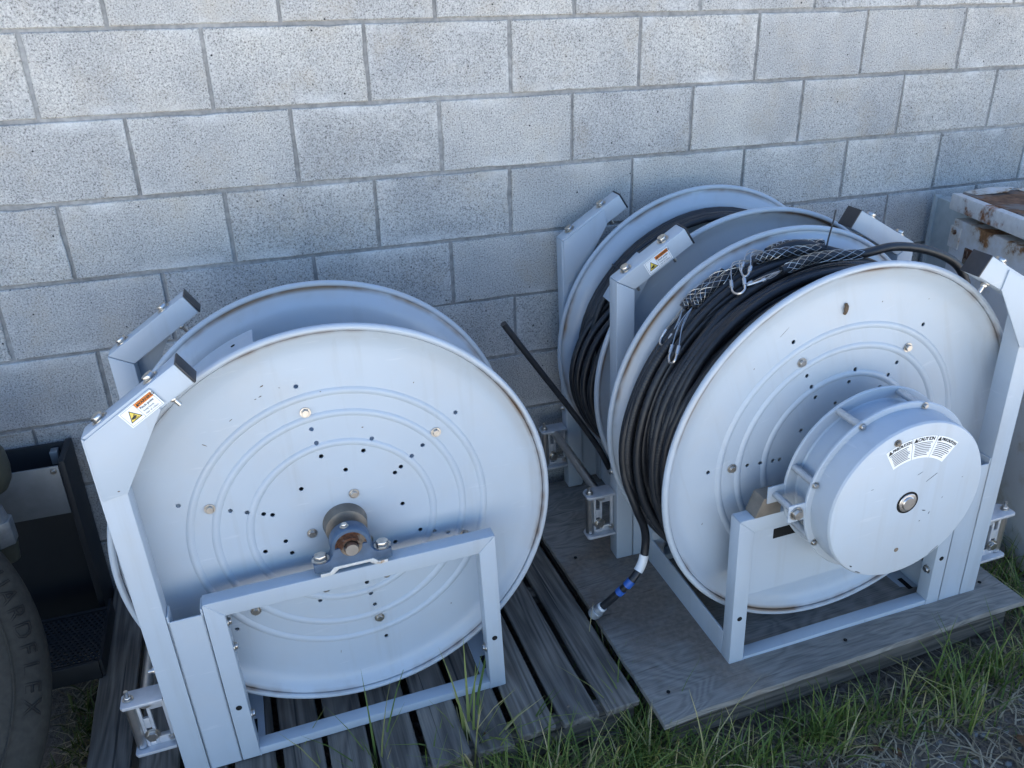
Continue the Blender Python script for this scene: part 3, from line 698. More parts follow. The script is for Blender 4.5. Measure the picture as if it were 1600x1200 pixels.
# hub housing of the front right reel
def hub_housing(root):
    y0 = -FY
    hb = mk('hub_housing', lathe_y([(0, -.217), (.190, -.217), (.1945, -.2155), (.1975, -.211), (.200, -.158), (.200, -.1565), (.2125, -.1565), (.2145, -.1545), (.2145, -.150), (.2125, -.1485), (.186, -.1485),
        (.184, -.146), (.184, -.083), (.187, -.079), (.2125, -.079), (.2145, -.077), (.2145, -.073), (.2125, -.071), (.10, -.071), (.10, .0225), (0, .0225)], 112), 'paint', root, (0, y0, AX), angle=30)
    for k in range(8):
        a = rad(28 + 45 * k); c, s = math.cos(a), math.sin(a)
        mk('spacer_rod', cyl((.2035 * c, -.1486, .2035 * s), (.2035 * c, -.0788, .2035 * s), .0085, 18), 'rodal', hb)
        bolt(hb, (.2065 * c, -.1565, .2065 * s), (0, -1, 0), 'small')
    mk('shaft_opening', lathe_y([(0, -.2171), (.0275, -.2171), (.0275, -.2176), (0, -.2176)], 40), 'dark', hb)
    mk('shaft_end', lathe_y([(0, -.2235), (.0145, -.2235), (.0158, -.2222), (.0158, -.2200), (.0215, -.2195), (.0225, -.2185), (.0225, -.2174), (0, -.2174)], 40), 'roller', hb)
    bolt(hb, (-.055, -.217, .165), (0, -1, 0), 'small', m='tan')
    mk('rust_hole', cyl((-.006, -.2173, -.128), (-.006, -.2165, -.128), .006, 8), 'rust', hb)
    # torque arm: two tabs with a bolt between them, and its bracket on the frame
    for yy in (-.1530, -.0752): mk('torque_tab', box(-.228, yy, -.004, .055, .004, .044, .0015), 'paint', hb)
    mk('torque_rod', cyl((-.236, -.1508, -.004), (-.236, -.0775, -.004), .0085, 18), 'rodal', hb); bolt(hb, (-.236, -.1552, -.004), (0, -1, 0), 'big')
    an = prism([(-.282, -.0615), (-.215, -.0615), (-.215, -.012), (-.262, -.012)], -.074, -.032, .002); an2 = mk('angle_bracket', an, 'tan', hb)
    # arc shaped caution label
    yl = -.2174
    def arc(r0, r1, a0, a1, y, n=24):
        b = bmesh.new(); rows = [[b.verts.new((r * math.cos(rad(a0 + (a1 - a0) * i / n)), y, r * math.sin(rad(a0 + (a1 - a0) * i / n)))) for r in (r0, r1)] for i in range(n + 1)]
        for p, q in zip(rows, rows[1:]): b.faces.new((p[0], q[0], q[1], p[1]))
        bmesh.ops.recalc_face_normals(b, faces=b.faces)
        return b
    A0, A1, RI, RO = 119.0, 50.0, .113, .166
    lb = arc(RI, RO, A0, A1, yl - .0003); lab = mk('caution_label', lb, 'white', hb, smooth=False)
    for a, q in ((A0 - 23, .0), (A1 + 23, .0)): mk('divider', arc(RI, RO, a - .15, a + .15, yl - .0007, 2), 'ink', lab, smooth=False)
    ln = bmesh.new()
    for sec in range(3):
        a_hi = A0 - 23 * sec - 1.6; a_lo = a_hi - 19.8
        for k in range(8):
            rr = .1505 - k * .0043; lo = a_lo + rnd.uniform(0, 4)
            merge(ln, arc(rr - .00075, rr + .00075, a_hi - (1 if k else 0), lo, yl - .0008, 8))
    mk('small_print', ln, 'ink', lab, smooth=False)
    def on_arc(ch, r, a, size, bold=.0004):
        b = text_bm(ch, size, 0, bold); m = Matrix.Rotation(-(rad(a) - PI / 2), 4, 'Y') @ Matrix.Translation((0, yl - .0009, r)) @ Matrix.Rotation(PI / 2, 4, 'X')
        bmesh.ops.transform(b, matrix=m, verts=b.verts); return b
    for sec, (word, stp, size) in enumerate((('PRECAUCION', 1.72, .0088), ('CAUTION', 2.35, .0108), ('PRECAUTION', 1.72, .0088))):
        a = A0 - 23 * sec - 1.6; b = bmesh.new()
        tr = bmesh.new(); rm = .1590; ta = a - 1.6
        m = Matrix.Rotation(-(rad(ta) - PI / 2), 4, 'Y') @ Matrix.Translation((0, yl - .0009, rm))
        fc = tr.faces.new([tr.verts.new(m @ Vector(p)) for p in ((-.0058, 0, -.0046), (.0058, 0, -.0046), (0, 0, .0058))]); mk('alert_triangle', tr, 'ink', lab, smooth=False)
        a -= 4.6
        for ch in word: merge(b, on_arc(ch, rm, a, size)); a -= stp * (.62 if ch == 'I' else 1)
        mk('lettering', b, 'ink', lab, smooth=False)
    return hb
hub_housing(reelB)
def chips(parent, y, spots, seed, m='mud'):
    """small bare spots and scratches in the paint, slivers lying on the face at local depth y"""
    r = random.Random(seed)
    for (x, z, L, w, a) in spots:
        b = bmesh.new(); n = 9; pts = []
        for k in range(n):
            q = 2 * PI * k / n; rr = r.uniform(.55, 1.1); px, pz = L / 2 * rr * math.cos(q), w / 2 * rr * math.sin(q)
            pts.append((x + px * math.cos(a) - pz * math.sin(a), z + px * math.sin(a) + pz * math.cos(a)))
        prism(pts, y - .0003, y + .0003, 0, b); mk('paint_chip', b, m, parent, smooth=False)
chips(reelA, -FY + FD, [(-.118, AX + .362, .011, .003, .5), (-.125, AX + .340, .008, .002, .4), (-.135, AX + .336, .005, .002, .2), (-.19, AX + .300, .009, .0015, .6), (-.085, AX + .352, .003, .002, 0), (.19, AX + .31, .004, .002, 1), (-.25, AX + .255, .012, .0018, -.6), (.30, AX - .13, .006, .002, .8), (-.06, AX - .36, .012, .0014, 1.4), (.22, AX - .30, .004, .003, 0)], 3)
chips(reelB, -FY + FD, [(.07, AX + .372, .005, .002, 1.1), (-.25, AX + .27, .006, .0015, .9), (-.18, AX + .345, .03, .0009, .75), (.20, AX + .355, .004, .002, 0), (-.36, AX - .12, .007, .002, 1.2), (-.10, AX - .375, .010, .003, .2)], 4)
chips(reelB, -FY - .217, [(.055, AX + .052, .034, .0016, .55), (.020, AX + .070, .016, .0012, .4), (.050, AX - .035, .014, .003, -.4), (.066, AX - .046, .007, .002, 1.2), (.044, AX - .062, .005, .002, .4), (.095, AX - .012, .006, .0014, 1.2), (-.125, AX - .138, .012, .004, -.7), (-.105, AX - .160, .022, .003, -.55), (.10, AX - .160, .03, .0016, .6), (-.01, AX - .127, .004, .008, .2), (.14, AX + .03, .007, .001, .1), (-.10, AX + .06, .008, .001, .2)], 5, 'cap')
mud = tag(mk('mud_nest', sweep([(0, 0, .017), (.002, -.004, .008), (0, -.005, 0), (.001, -.004, -.010), (0, 0, -.018)], lambda t: .0045 + .003 * math.sin(t * 9) ** 2, 8), 'mud', None), 'small dried mud nest stuck on the flange of the front right reel', 'mud nest')
mud.matrix_world = pose('B') @ Matrix.Translation((-.03, -FY + .020, AX + .374)) @ Matrix.Scale(.72, 4)

# ------------------------------------------------------------------ cables on the reels
mB, mC = pose('B'), pose('C')
def RL(m, a, r, d):
    """reel polar: angle in degrees, radius, depth behind the near rim"""
    return m @ Vector((r * math.cos(rad(a)), -FY - d, AX + r * math.sin(rad(a))))
def cable(name, path, r, m, label, group=None, n=10, thing=True):
    b = sweep(path, r, n); o = mk(name, b, m, None, angle=50)
    return tag(o, label, 'cable', group) if thing else o
def coil(m, turns, r0, d0, d1, seed, per=56, a0=40, sag=.012, wob=.006):
    out = []; N = int(turns * per)
    for i in range(N + 1):
        t = i / N; a = a0 + 360 * turns * t
        nz = noise.noise((math.cos(rad(a)) * 1.6 + seed * 7.3, math.sin(rad(a)) * 1.6, t * turns * .55 + seed))
        nd = noise.noise((math.cos(rad(a)) * 1.3 + seed * 3.1, math.sin(rad(a)) * 1.3 + 9, t * turns * .8 + seed))
        aa = (a % 360); bulge = sag * max(0, math.cos(rad(aa - 205))) ** 2
        out.append(RL(m, a, r0 + nz * wob + bulge, d0 + (d1 - d0) * t + nd * wob * 1.8))
    return out
CR = .0104
cable('coiled_cable', coil(mB, 11.4, .392, -.264, -.040, 1, sag=.012), CR, 'cable2', 'inner layer of black cable wound round the front right reel', 'cables wound on the front right reel')
cable('coiled_cable', coil(mB, 5.4, .413, -.264, -.158, 2, sag=.020, wob=.017), CR, 'cable', 'outer layer of black ribbed cable on the wall side half of the front right reel', 'cables wound on the front right reel')
cable('coiled_cable', coil(mB, 5.4, .413, -.146, -.046, 3, sag=.018, wob=.015), CR, 'cable2', 'outer layer of black ribbed cable close behind the front flange of the front right reel', 'cables wound on the front right reel')
def polar_path(m, pts, n=8): return smooth_path([RL(m, *p) for p in pts], n)
# slack cables hanging off the left side of the front right reel
cable('slack_cable', polar_path(mB, [(70, .415, -.258), (92, .426, -.258), (110, .430, -.257), (130, .434, -.255), (150, .441, -.253), (168, .452, -.250), (183, .464, -.247), (198, .470, -.238), (212, .462, -.218), (232, .444, -.19), (256, .432, -.16), (285, .425, -.14)]), .0108, 'cable', 'outermost slack black cable bulging towards the left rim of the front right reel', 'slack cables on the front right reel')
cable('slack_cable', polar_path(mB, [(80, .432, -.232), (100, .436, -.230), (120, .438, -.228), (142, .443, -.226), (160, .452, -.222), (177, .463, -.216), (192, .470, -.206), (206, .464, -.192), (222, .450, -.17), (245, .438, -.14), (270, .430, -.11)]), .0116, 'cable', 'thick slack black cable running just inside the outermost one on the front right reel', 'slack cables on the front right reel')
cable('slack_cable', polar_path(mB, [(95, .438, -.205), (112, .440, -.203), (130, .440, -.199), (150, .443, -.192), (166, .450, -.184), (182, .458, -.174), (198, .460, -.158), (214, .452, -.138), (235, .440, -.11), (260, .434, -.08), (285, .428, -.06)]), .0106, 'cable2', 'middle slack black cable curving down the left of the front right reel', 'slack cables on the front right reel')
cable('slack_cable', polar_path(mB, [(84, .436, -.165), (104, .438, -.160), (124, .436, -.152), (146, .436, -.140), (168, .440, -.126), (190, .446, -.110), (212, .444, -.090), (238, .438, -.072), (262, .434, -.055), (285, .428, -.05)]), .0104, 'cable2', 'slack black cable nearest the front flange of the front right reel', 'slack cables on the front right reel')
for k, (dd, rr, w) in enumerate(((-.205, .430, .016), (-.125, .428, -.012), (-.092, .430, .010), (-.062, .428, -.008))):
    cable('wound_strand', polar_path(mB, [(a, rr + .005 * math.sin(a * .05 + k), dd + w * math.sin(a * .021 + k)) for a in range(40, 260, 12)], 4), .0100, 'cable2',
          ['black strand lying over the windings under the wire grips', 'black strand between the two lowest wire grips and the front flange', 'black strand second from the front flange of the front right reel', 'black strand pressed against the front flange of the front right reel'][k], 'top strands on the front right reel')
for k in range(7):
    d0 = -.245 + k * .031; ph = k * 1.7
    cable('wound_strand', polar_path(mB, [(a, .427 + .004 * math.sin(a * .06 + ph) + (.010 * max(0, math.cos(rad(a - 195))) ** 2), d0 + .020 * math.sin(a * .017 + ph)) for a in range(30, 275, 12)], 4), .0098, ('cable2', 'cable')[k % 2],
          'thin black strand crossing the windings of the front right reel, ' + ('first', 'second', 'third', 'fourth', 'fifth', 'sixth', 'seventh')[k] + ' from the wall side', 'crossing strands on the front right reel')
# end of a cable with connector, hanging down between the reels
cp = smooth_path([RL(mB, 105, .415, -.215), RL(mB, 128, .430, -.222), RL(mB, 150, .448, -.228), RL(mB, 172, .466, -.226), RL(mB, 186, .478, -.214), RL(mB, 199, .480, -.190)] + [(1.302, -.765, .45), (1.312, -.762, .395), (1.300, -.770, .335), (1.263, -.780, .292), (1.227, -.762, .240), (1.195, -.742, .192)], 12)
ce = tag(empty('connector_cable', cp[-1]), 'hanging black cable end with silver connector, white tag and blue tape', 'cable')
def local(b, o): bmesh.ops.translate(b, verts=b.verts, vec=-o.location); return b
mk('cable', local(sweep(cp, .0108, 12), ce), 'cable2', ce)
def nearest(px): return min(range(len(cp)), key=lambda i: (cp[i] - Vector(px)).length)
i0 = nearest((1.300, -.770, .335)); mk('white_tag', local(sweep(cp[i0 - 5:i0 + 6], .0126, 14), ce), 'white', ce)
i1 = nearest((1.255, -.778, .282)); mk('blue_tape', local(sweep(cp[i1 - 3:i1 + 2], .0124, 14), ce), 'blue', ce); mk('blue_tape', local(sweep(cp[i1 + 4:i1 + 8], .0124, 14), ce), 'blue', ce)
dv = (cp[-1] - cp[-6]).normalized(); e0 = cp[-1]
mk('white_band', local(sweep([e0 - dv * .012, e0 - dv * .004], .0132, 16), ce), 'white', ce)
cb = cyl(e0 - dv * .006, e0 + dv * .010, .0145, 24); cyl(e0 + dv * .0102, e0 + dv * .026, .0178, 24, cb); cyl(e0 + dv * .0262, e0 + dv * .033, .0160, 24, cb)
mk('connector', local(bevel(cb, .001, 1, 50), ce), 'rodal', ce)
# loop of cable rising above the right shoulder of the reel
cable('looped_cable', smooth_path([RL(mB, 104, .452, -.235), RL(mB, 92, .462, -.225), (1.803, -.80, 1.128), (1.935, -.80, 1.134), (2.06, -.80, 1.106), (2.157, -.80, 1.052), (2.21, -.80, .955), (2.215, -.81, .84), (2.185, -.82, .72), (2.13, -.83, .60)], 10), .0112, 'cable2', 'black cable looping up over the right shoulder of the front right reel', None)
# cables on the reel by the wall
cable('coiled_cable', coil(mC, 9.2, .345, -.262, -.045, 5, sag=.02), .0105, 'cable2', 'inner layer of black cable on the reel by the wall', 'cables wound on the reel by the wall')
cable('coiled_cable', coil(mC, 6.3, .408, -.266, -.212, 6, sag=.015, wob=.010), .0100, 'cable2', 'outer layer of black cable along the wall side flange of the rear reel', 'cables wound on the reel by the wall')
for k, (d0, w) in enumerate(((-.232, .468), (-.195, .466), (-.155, .462), (-.115, .455))):
    cable('slack_cable', polar_path(mC, [(84, .338, d0 - .012), (104, .342, d0 - .010), (122, .346, d0 - .006), (138, .360, d0), (152, .388, d0 + .004), (168, w - .030, d0 + .010), (184, w, d0 + .02), (200, w - .004, d0 + .03), (216, w - .026, d0 + .045), (236, w - .046, d0 + .06), (262, .430, d0 + .08)], 7), .0102, 'cable2',
          ['slack cable nearest the wall on the left of the rear reel', 'second slack cable from the wall on the left of the rear reel', 'third slack cable from the wall on the left of the rear reel', 'slack cable nearest the front on the left of the rear reel'][k], 'slack cables on the rear reel')
cable('loose_cable_end', smooth_path([(1.47, -.40, .275), (1.425, -.40, .33), (1.385, -.40, .392), (1.339, -.402, .485), (1.262, -.405, .608), (1.148, -.435, .774), (1.082, -.452, .870), (1.030, -.466, .947)], 8), lambda t: .0088, 'cable2', 'stiff black cable end sticking out of the rear reel towards the wall', None)
# cable ties
zt = tag(mk('cable_tie', sweep(smooth_path([(1.736, -.79, 1.143), (1.742, -.787, 1.175), (1.752, -.783, 1.21), (1.757, -.78, 1.236)], 5), .0021, 6), 'cap'), 'thin black cable tie tail standing up from the top of the front right reel', 'cable tie')
tie = tag(mk('cable_tie', sweep([RL(mC, 137, .409 + .021 * math.cos(rad(t)), -.240 + .042 * math.sin(rad(t))) for t in range(0, 361, 24)], .0028, 6), 'cap'), 'black cable tie band round the cables of the rear reel', 'cable tie')
# wire mesh cable grips with their hooks
def grip(p_list, label, hook, rad_=.0124, nw=5, pitch=3.0):
    P = smooth_path(p_list, 14); g = empty('wire_cable_grip', P[0]); tag(g, label, 'cable grip', 'wire mesh cable grips')
    core = sweep(P, .0104, 10); mk('cable_core', local(core, g), 'cable2', g)
    fr = []; u = None
    for i, p in enumerate(P):
        d = (P[min(i + 1, len(P) - 1)] - P[max(i - 1, 0)]).normalized()
        if u is None: u, w = frame_from(d)
        else: u = (u - d * u.dot(d)).normalized()
        fr.append((p, u, d.cross(u)))
    b = bmesh.new(); n = len(P)
    for sgn in (-1, 1):
        for k in range(nw):
            path = []
            for i in range(n):
                t = i / (n - 1); a = 2 * PI * (k / nw + sgn * pitch * .5 * t); rr = rad_ * min(1, .35 + t * 8)
                path.append(fr[i][0] + rr * (math.cos(a) * fr[i][1] + math.sin(a) * fr[i][2]))
            sweep(path, .00060, 4, b, False)
    mk('mesh_sleeve', local(b, g), 'wire', g)
    # hook: two strands to ferrules and a bent steel loop
    a, c, e = [Vector(x) for x in hook]; e = e.normalized() * .0155      # strand root, loop middle, sideways half width vector
    for s in (-1, 1):
        q = c + e * s
        for j in (-1, 1): mk('strand', local(sweep(smooth_path([P[0], a + e * s * .5 + Vector((0, 0, .004 * j)), q + (a - c) * .30], 6), .0011, 5), g), 'wire', g)
        mk('ferrule', local(cyl(q + (a - c) * .34, q + (a - c) * .08, .0046, 10), g), 'rodal', g)
    dn = (c - a).normalized() * .018
    mk('hook', local(sweep(smooth_path([c + e + (a - c) * .1, c + e * .95 + dn * .35, c + e * .55 + dn * .85, c + dn * 1.0, c - e * .55 + dn * .85, c - e * .95 + dn * .35, c - e + (a - c) * .1], 5), .0030, 8), g), 'roller', g)
    return g
B_ = lambda a, d, r=.458: RL(mB, a, r, d)
grip([B_(101, -.246, .456), B_(94, -.246, .459), B_(83, -.226, .454)], 'rearmost wire mesh grip on the cables at the top of the reel', (B_(106, -.249, .47), B_(112, -.20, .462), B_(110, -.188, .462) - B_(110, -.20, .462)))
grip([B_(107, -.232, .458), B_(100, -.212, .460), B_(88, -.186, .456)], 'middle wire mesh grip on the cables at the top of the reel', (B_(112, -.235, .47), B_(117.5, -.165, .456), B_(115, -.152, .456) - B_(117, -.168, .456)))
grip([B_(105, -.138, .456), B_(94, -.134, .459), B_(79, -.130, .458)], 'long wire mesh grip nearest the front flange of the reel', (B_(109, -.142, .454), B_(113, -.155, .452), B_(111, -.142, .454) - B_(113, -.158, .452)))
grip([B_(131.5, -.252, .458), B_(126, -.254, .459), B_(115, -.260, .454)], 'left wire mesh grip with a bent hook hanging over the cables', (B_(135, -.246, .452), B_(142, -.240, .450), B_(142, -.225, .450) - B_(142, -.241, .450)))
grip([B_(129.5, -.228, .456), B_(124, -.232, .458), B_(112, -.241, .454)], 'wire mesh grip whose bright hook hangs lowest on the cables', (B_(136, -.205, .462), B_(144.5, -.160, .462), B_(144, -.147, .464) - B_(144.5, -.161, .462)))

# ------------------------------------------------------------------ rusty cabinet by the wall at the right
cabm = Matrix.Translation((2.80, -.045, gz(2.75))) @ Matrix.Rotation(rad(-17), 4, 'Z')   # local -y runs along its left side towards the viewer
cab = tag(empty('rusty_cabinet', mtx=cabm), 'old white metal cabinet with rusted lid against the wall at the right', 'cabinet')
H = .972
mk('back_panel', box(.42, -.105, H / 2 - .012, .80, .21, H - .03, .004), 'cabside', cab)
mk('back_edge', box(.024, -.004, H / 2 - .012, .026, .018, H - .016, .003), 'cabside', cab)
mk('body', box(.38, -.58, H / 2 - .025, .80, .745, H - .06, .006), 'cab', cab)
b = box(.385, -.57, H - .004, .83, .79, .055, .008); mk('lid', b, 'cablid', cab)
mk('lid_top', box(.392, -.57, H + .0245, .79, .75, .004, .001), 'cabtop', cab)
# hinge, latch plate and peeling paint on the side that faces the reels
mk('hinge', prism([(-.012, .82), (.012, .82), (.012, .892), (-.012, .892)], -.262, -.200, .003), 'cab', cab, (-.012, 0, -.0))
mk('hinge_pin', cyl((-.030, -.235, .875), (-.018, -.235, .875), .008, 14), 'rust', cab)
mk('latch_plate', box(-.024, -.385, .815, .006, .150, .055, .003), 'rust', cab)
def flake(pts, z):
    b = bmesh.new(); t = [b.verts.new((x, y, z + dz)) for x, y, dz in pts]; b.faces.new(t)
    ex = bmesh.ops.extrude_face_region(b, geom=list(b.faces)); bmesh.ops.translate(b, verts=[v for v in ex['geom'] if isinstance(v, bmesh.types.BMVert)], vec=(0, 0, .0012)); bmesh.ops.recalc_face_normals(b, faces=b.faces); return b
mk('paint_flake', flake([(.0, -.19, 0), (.10, -.18, .012), (.16, -.21, .016), (.12, -.24, .006), (.02, -.24, 0)], H + .027), 'cab', cab)
mk('paint_flake', flake([(.18, -.18, .004), (.34, -.18, .012), (.36, -.205, .004), (.2, -.21, 0)], H + .027), 'cab', cab)
mk('rusted_edge', box(.16, -.186, H + .012, .22, .014, .030, .003), 'rust', cab)

# ------------------------------------------------------------------ things at the left: tyre, black step box, fittings
TN = Vector((.476, -.690, .546)).normalized(); tc_ = Vector((-.568, -.897, .541)); TR = .530
tu = Vector((.823, .567, 0)).normalized(); tw = TN.cross(tu)
tm = Matrix(((tu.x, -TN.x, tw.x, tc_.x), (tu.y, -TN.y, tw.y, tc_.y), (tu.z, -TN.z, tw.z, tc_.z), (0, 0, 0, 1)))
tyre = tag(empty('truck_tyre', mtx=tm), 'worn dusty truck tyre leaning at the left edge, lettered along its sidewall', 'tyre')
S = 1.0
prof = [(.30, .035), (.315, .008), (.34, -.004), (.40, -.008), (.455, -.007), (.486, -.003), (.505, .006), (.518, .020), (.526, .040), (.530, .070), (.530, .19), (.520, .235), (.49, .262), (.42, .27), (.31, .25), (.29, .14)]
mk('carcass', lathe_y([(r * S, y) for r, y in prof], 160, None, True), 'tyre', tyre, angle=60)
for rr in (.352, .440): mk('sidewall_rib', lathe_y([(rr - .003, -.006), (rr - .001, -.0125), (rr + .001, -.0125), (rr + .003, -.006)], 120), 'tyre', tyre)
b = bmesh.new(); n = 46
for k in range(n):
    a = 2 * PI * k / n
    bb = box(.5295, .150, 0, .012, .12, .05, .002); bmesh.ops.rotate(bb, verts=bb.verts, matrix=Matrix.Rotation(a, 3, 'Y')); merge(b, bb)
mk('tread_blocks', b, 'tyre', tyre)['kind'] = 'stuff'
def tyre_text(word, a, step, r, size, outline):
    b = bmesh.new()
    for ch in word:
        t = text_bm(ch, size, 0, 0, outline); m = Matrix.Rotation(-(rad(a) - PI / 2), 4, 'Y') @ Matrix.Translation((0, -.0055, r)) @ Matrix.Rotation(PI / 2, 4, 'X')
        bmesh.ops.transform(t, matrix=m, verts=t.verts); merge(b, t); a -= step
    return mk('sidewall_lettering', b, 'tyretxt', tyre, smooth=False)
tyre_text('GUARDFLEX', 9.8, 4.9, .474, .050, .0010)

# black steel step box against the wall
sb = tag(empty('step_box', (-.33, -.09, gz(-.33))), 'black steel box with grey front plate and perforated step beside the wall', 'step box')
def sbx(name, x0, x1, y0, y1, z0, z1, m, bv=.002): return mk(name, box((x0 + x1) / 2 + .33, (y0 + y1) / 2 + .09, (z0 + z1) / 2 - gz(-.33), x1 - x0, y1 - y0, z1 - z0, bv), m, sb)
sbx('side_panel', -.128, -.112, -.155, -.012, -.03, .612, 'black'); sbx('side_panel', -.60, -.586, -.155, -.012, -.03, .612, 'black')
sbx('back_panel', -.586, -.128, -.022, -.012, -.03, .606, 'black')
fp = sbx('front_plate', -.585, -.1285, -.158, -.152, .455, .602, 'plate', .001)
bolt(fp, (-.142 + .33, -.158 + .09, .588 - gz(-.33)), (0, -1, 0), 'small')
sbx('dark_floor', -.586, -.128, -.150, -.022, -.03, -.01, 'black', 0)
sbx('bracket', -.165, -.145, -.06, -.03, .56, .598, 'fitting')
sbx('step_side', -.100, -.092, -.42, -.155, .03, .150, 'black'); sbx('step_rail', -.50, -.100, -.425, -.415, .095, .150, 'black', .001); sbx('step_rail', -.50, -.100, -.2, -.19, .095, .150, 'black', .001)
def perforated(nx, ny, c):
    b = bmesh.new(); rh = c * .33
    for i in range(nx):
        for j in range(ny):
            cx, cy = (i + .5 * (j % 2)) * c, j * c * .88
            o = [(cx - c / 2, cy - c * .44), (cx, cy - c * .44), (cx + c / 2, cy - c * .44), (cx + c / 2, cy), (cx + c / 2, cy + c * .44), (cx, cy + c * .44), (cx - c / 2, cy + c * .44), (cx - c / 2, cy)]
            ov = [b.verts.new((x, y, 0)) for x, y in o]
            iv = [b.verts.new((cx + rh * math.cos(rad(225 + 45 * k)), cy + rh * math.sin(rad(225 + 45 * k)), 0)) for k in range(8)]
            for k in range(8): b.faces.new((ov[k], ov[(k + 1) % 8], iv[(k + 1) % 8], iv[k]))
    bmesh.ops.remove_doubles(b, verts=b.verts, dist=.0002)
    ex = bmesh.ops.extrude_face_region(b, geom=list(b.faces)); bmesh.ops.translate(b, verts=[v for v in ex['geom'] if isinstance(v, bmesh.types.BMVert)], vec=(0, 0, -.003))
    bmesh.ops.recalc_face_normals(b, faces=b.faces); return b
mk('perforated_tread', perforated(30, 17, .0135), 'black', sb, (-.498 + .33 , -.405 + .09, .150 - gz(-.33)), smooth=False)
jug = tag(empty('olive_canister', (-.262, -.30, .63)), 'rounded olive canister with red sticker at the left edge above the tyre', 'canister')
mk('body', lathe_y([(0, -.0), (.03, 0), (.052, .008), (.064, .03), (.068, .06), (.066, .10), (.055, .13), (.03, .145), (0, .147)], 40), 'jug', jug, (0, 0, 0), (PI / 2, 0, 0))
st = mk('red_sticker', lathe_y([(0, -.001), (.026, -.001), (.026, 0), (0, 0)], 32), 'red', jug, (.020, -.068, .075), (rad(12), 0, rad(15)))
mk('print_band', box(0, -.0018, .002, .026, .0006, .007), 'white', st); mk('print_band', box(0, -.0018, -.008, .018, .0006, .004), 'ink', st); mk('print_band', box(0, -.0018, .013, .015, .0006, .003), 'ink', st)
mk('neck', cyl((0, 0, .14), (0, 0, .172), .020, 20), 'fitting', jug)
val = tag(empty('pipe_fitting', (-.238, -.36, .50)), 'worn grey hexagonal pipe fitting above the tyre at the left edge', 'pipe fitting')
mk('hexagon_body', bevel(cyl((0, 0, .02), (0, 0, .085), .034, 6), .003, 2), 'fitting', val); mk('collar', cyl((0, 0, .0851), (0, 0, .12), .026, 24, None, .020), 'fitting', val); mk('lower_cap', cyl((0, 0, -.03), (0, 0, .0199), .024, 24, None, .030), 'jug', val)
mk('pipe', cyl((-.03, 0, .045), (-.4, .02, .06), .018, 16), 'black', val)

# ------------------------------------------------------------------ grass, straw, leaves
def blade(b, uvl, x, y, z, h, lean, az, w, col_, curl=1.0, seg=4):
    dx, dy = math.cos(az), math.sin(az); px, py = -dy, dx; rows = []
    for k in range(seg + 1):
        t = k / seg; out = lean * t ** 1.7 * h; up = h * (t - .42 * curl * lean * t ** 2.4)
        ww = w * (1 - t ** 1.8) * .5 + .0002; tw = .5 * math.sin(t * 3 + az * 5)
        ax, ay = px * math.cos(tw) - dx * math.sin(tw) * .6, py * math.cos(tw) - dy * math.sin(tw) * .6
        c = Vector((x + dx * out, y + dy * out, z + up)); rows.append((b.verts.new(c - Vector((ax, ay, 0)) * ww), b.verts.new(c + Vector((ax, ay, 0)) * ww), t))
    for p, q in zip(rows, rows[1:]):
        f = b.faces.new((p[0], p[1], q[1], q[0]))
        for lp, tt in zip(f.loops, (p[2], p[2], q[2], q[2])): lp[uvl].uv = (col_, tt)
def grass_patch(name, label, spots, m='grass', seed=1, cat='grass', wm=1.0):
    r = random.Random(seed); b = bmesh.new(); uvl = b.loops.layers.uv.verify()
    for (x, y, h0, n, spread) in spots:
        base = r.uniform(0, .62)
        for _ in range(n):
            xx, yy = x + r.gauss(0, spread), y + r.gauss(0, spread); h = h0 * r.uniform(.45, 1.15)
            blade(b, uvl, xx, yy, gz(xx) - .012, h, r.uniform(.15, 1.0), r.uniform(0, 2 * PI), r.uniform(.0028, .0062) * wm, min(1, max(0, base + r.uniform(-.15, .32) + (.45 if r.random() < .14 else 0))))
    return tag(mk(name, b, m, None, smooth=True, angle=180), label, cat, None, 'stuff')
r2 = random.Random(11)
front = []
for k in range(92):                               # along the front edge of the plywood
    x = r2.uniform(1.18, 2.75); front.append((x, -1.165 - abs(r2.gauss(0, .055)), r2.uniform(.08, .20) * (1.15 if x > 1.9 else .95), r2.randint(6, 15), .022))
for k in range(80):                               # along the front edge of the slatted pallet
    x = r2.uniform(.35, 1.26); front.append((x, -1.08 - abs(r2.gauss(0, .05)), r2.uniform(.10, .25), r2.randint(6, 14), .024))
for k in range(34): front.append((1.168 + r2.gauss(0, .02), r2.uniform(-1.12, -.75), r2.uniform(.10, .22), r2.randint(4, 9), .012))
for k in range(46): front.append((r2.uniform(2.31, 2.62), r2.uniform(-1.16, -.55), r2.uniform(.09, .22), r2.randint(8, 15), .03))
for k in range(60): front.append((r2.uniform(.95, 2.7), r2.uniform(-1.45, -1.2), r2.uniform(.03, .09), r2.randint(2, 6), .02))
for k in range(34): front.append((r2.uniform(.70, 1.30), r2.uniform(-1.24, -1.07), r2.uniform(.14, .27), r2.randint(6, 12), .022))
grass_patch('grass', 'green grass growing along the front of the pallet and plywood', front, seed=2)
tufts = [(.757, -.960, .34, 30, .010), (.752, -1.02, .27, 14, .009), (.65, -.99, .22, 8, .007), (.541, -.955, .33, 12, .007), (.436, -.95, .30, 10, .007), (.864, -1.0, .24, 10, .008), (.971, -1.0, .22, 8, .008), (.33, -.90, .24, 6, .006)]
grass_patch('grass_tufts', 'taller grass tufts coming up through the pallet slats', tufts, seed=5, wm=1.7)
weeds = [(r2.uniform(-.20, -.10), r2.uniform(-.75, -.3), r2.uniform(.03, .09), r2.randint(4, 8), .025) for _ in range(70)]
grass_patch('weeds', 'yellowish low weeds between the tyre and the pallet', weeds, 'weed', 8, 'weeds')
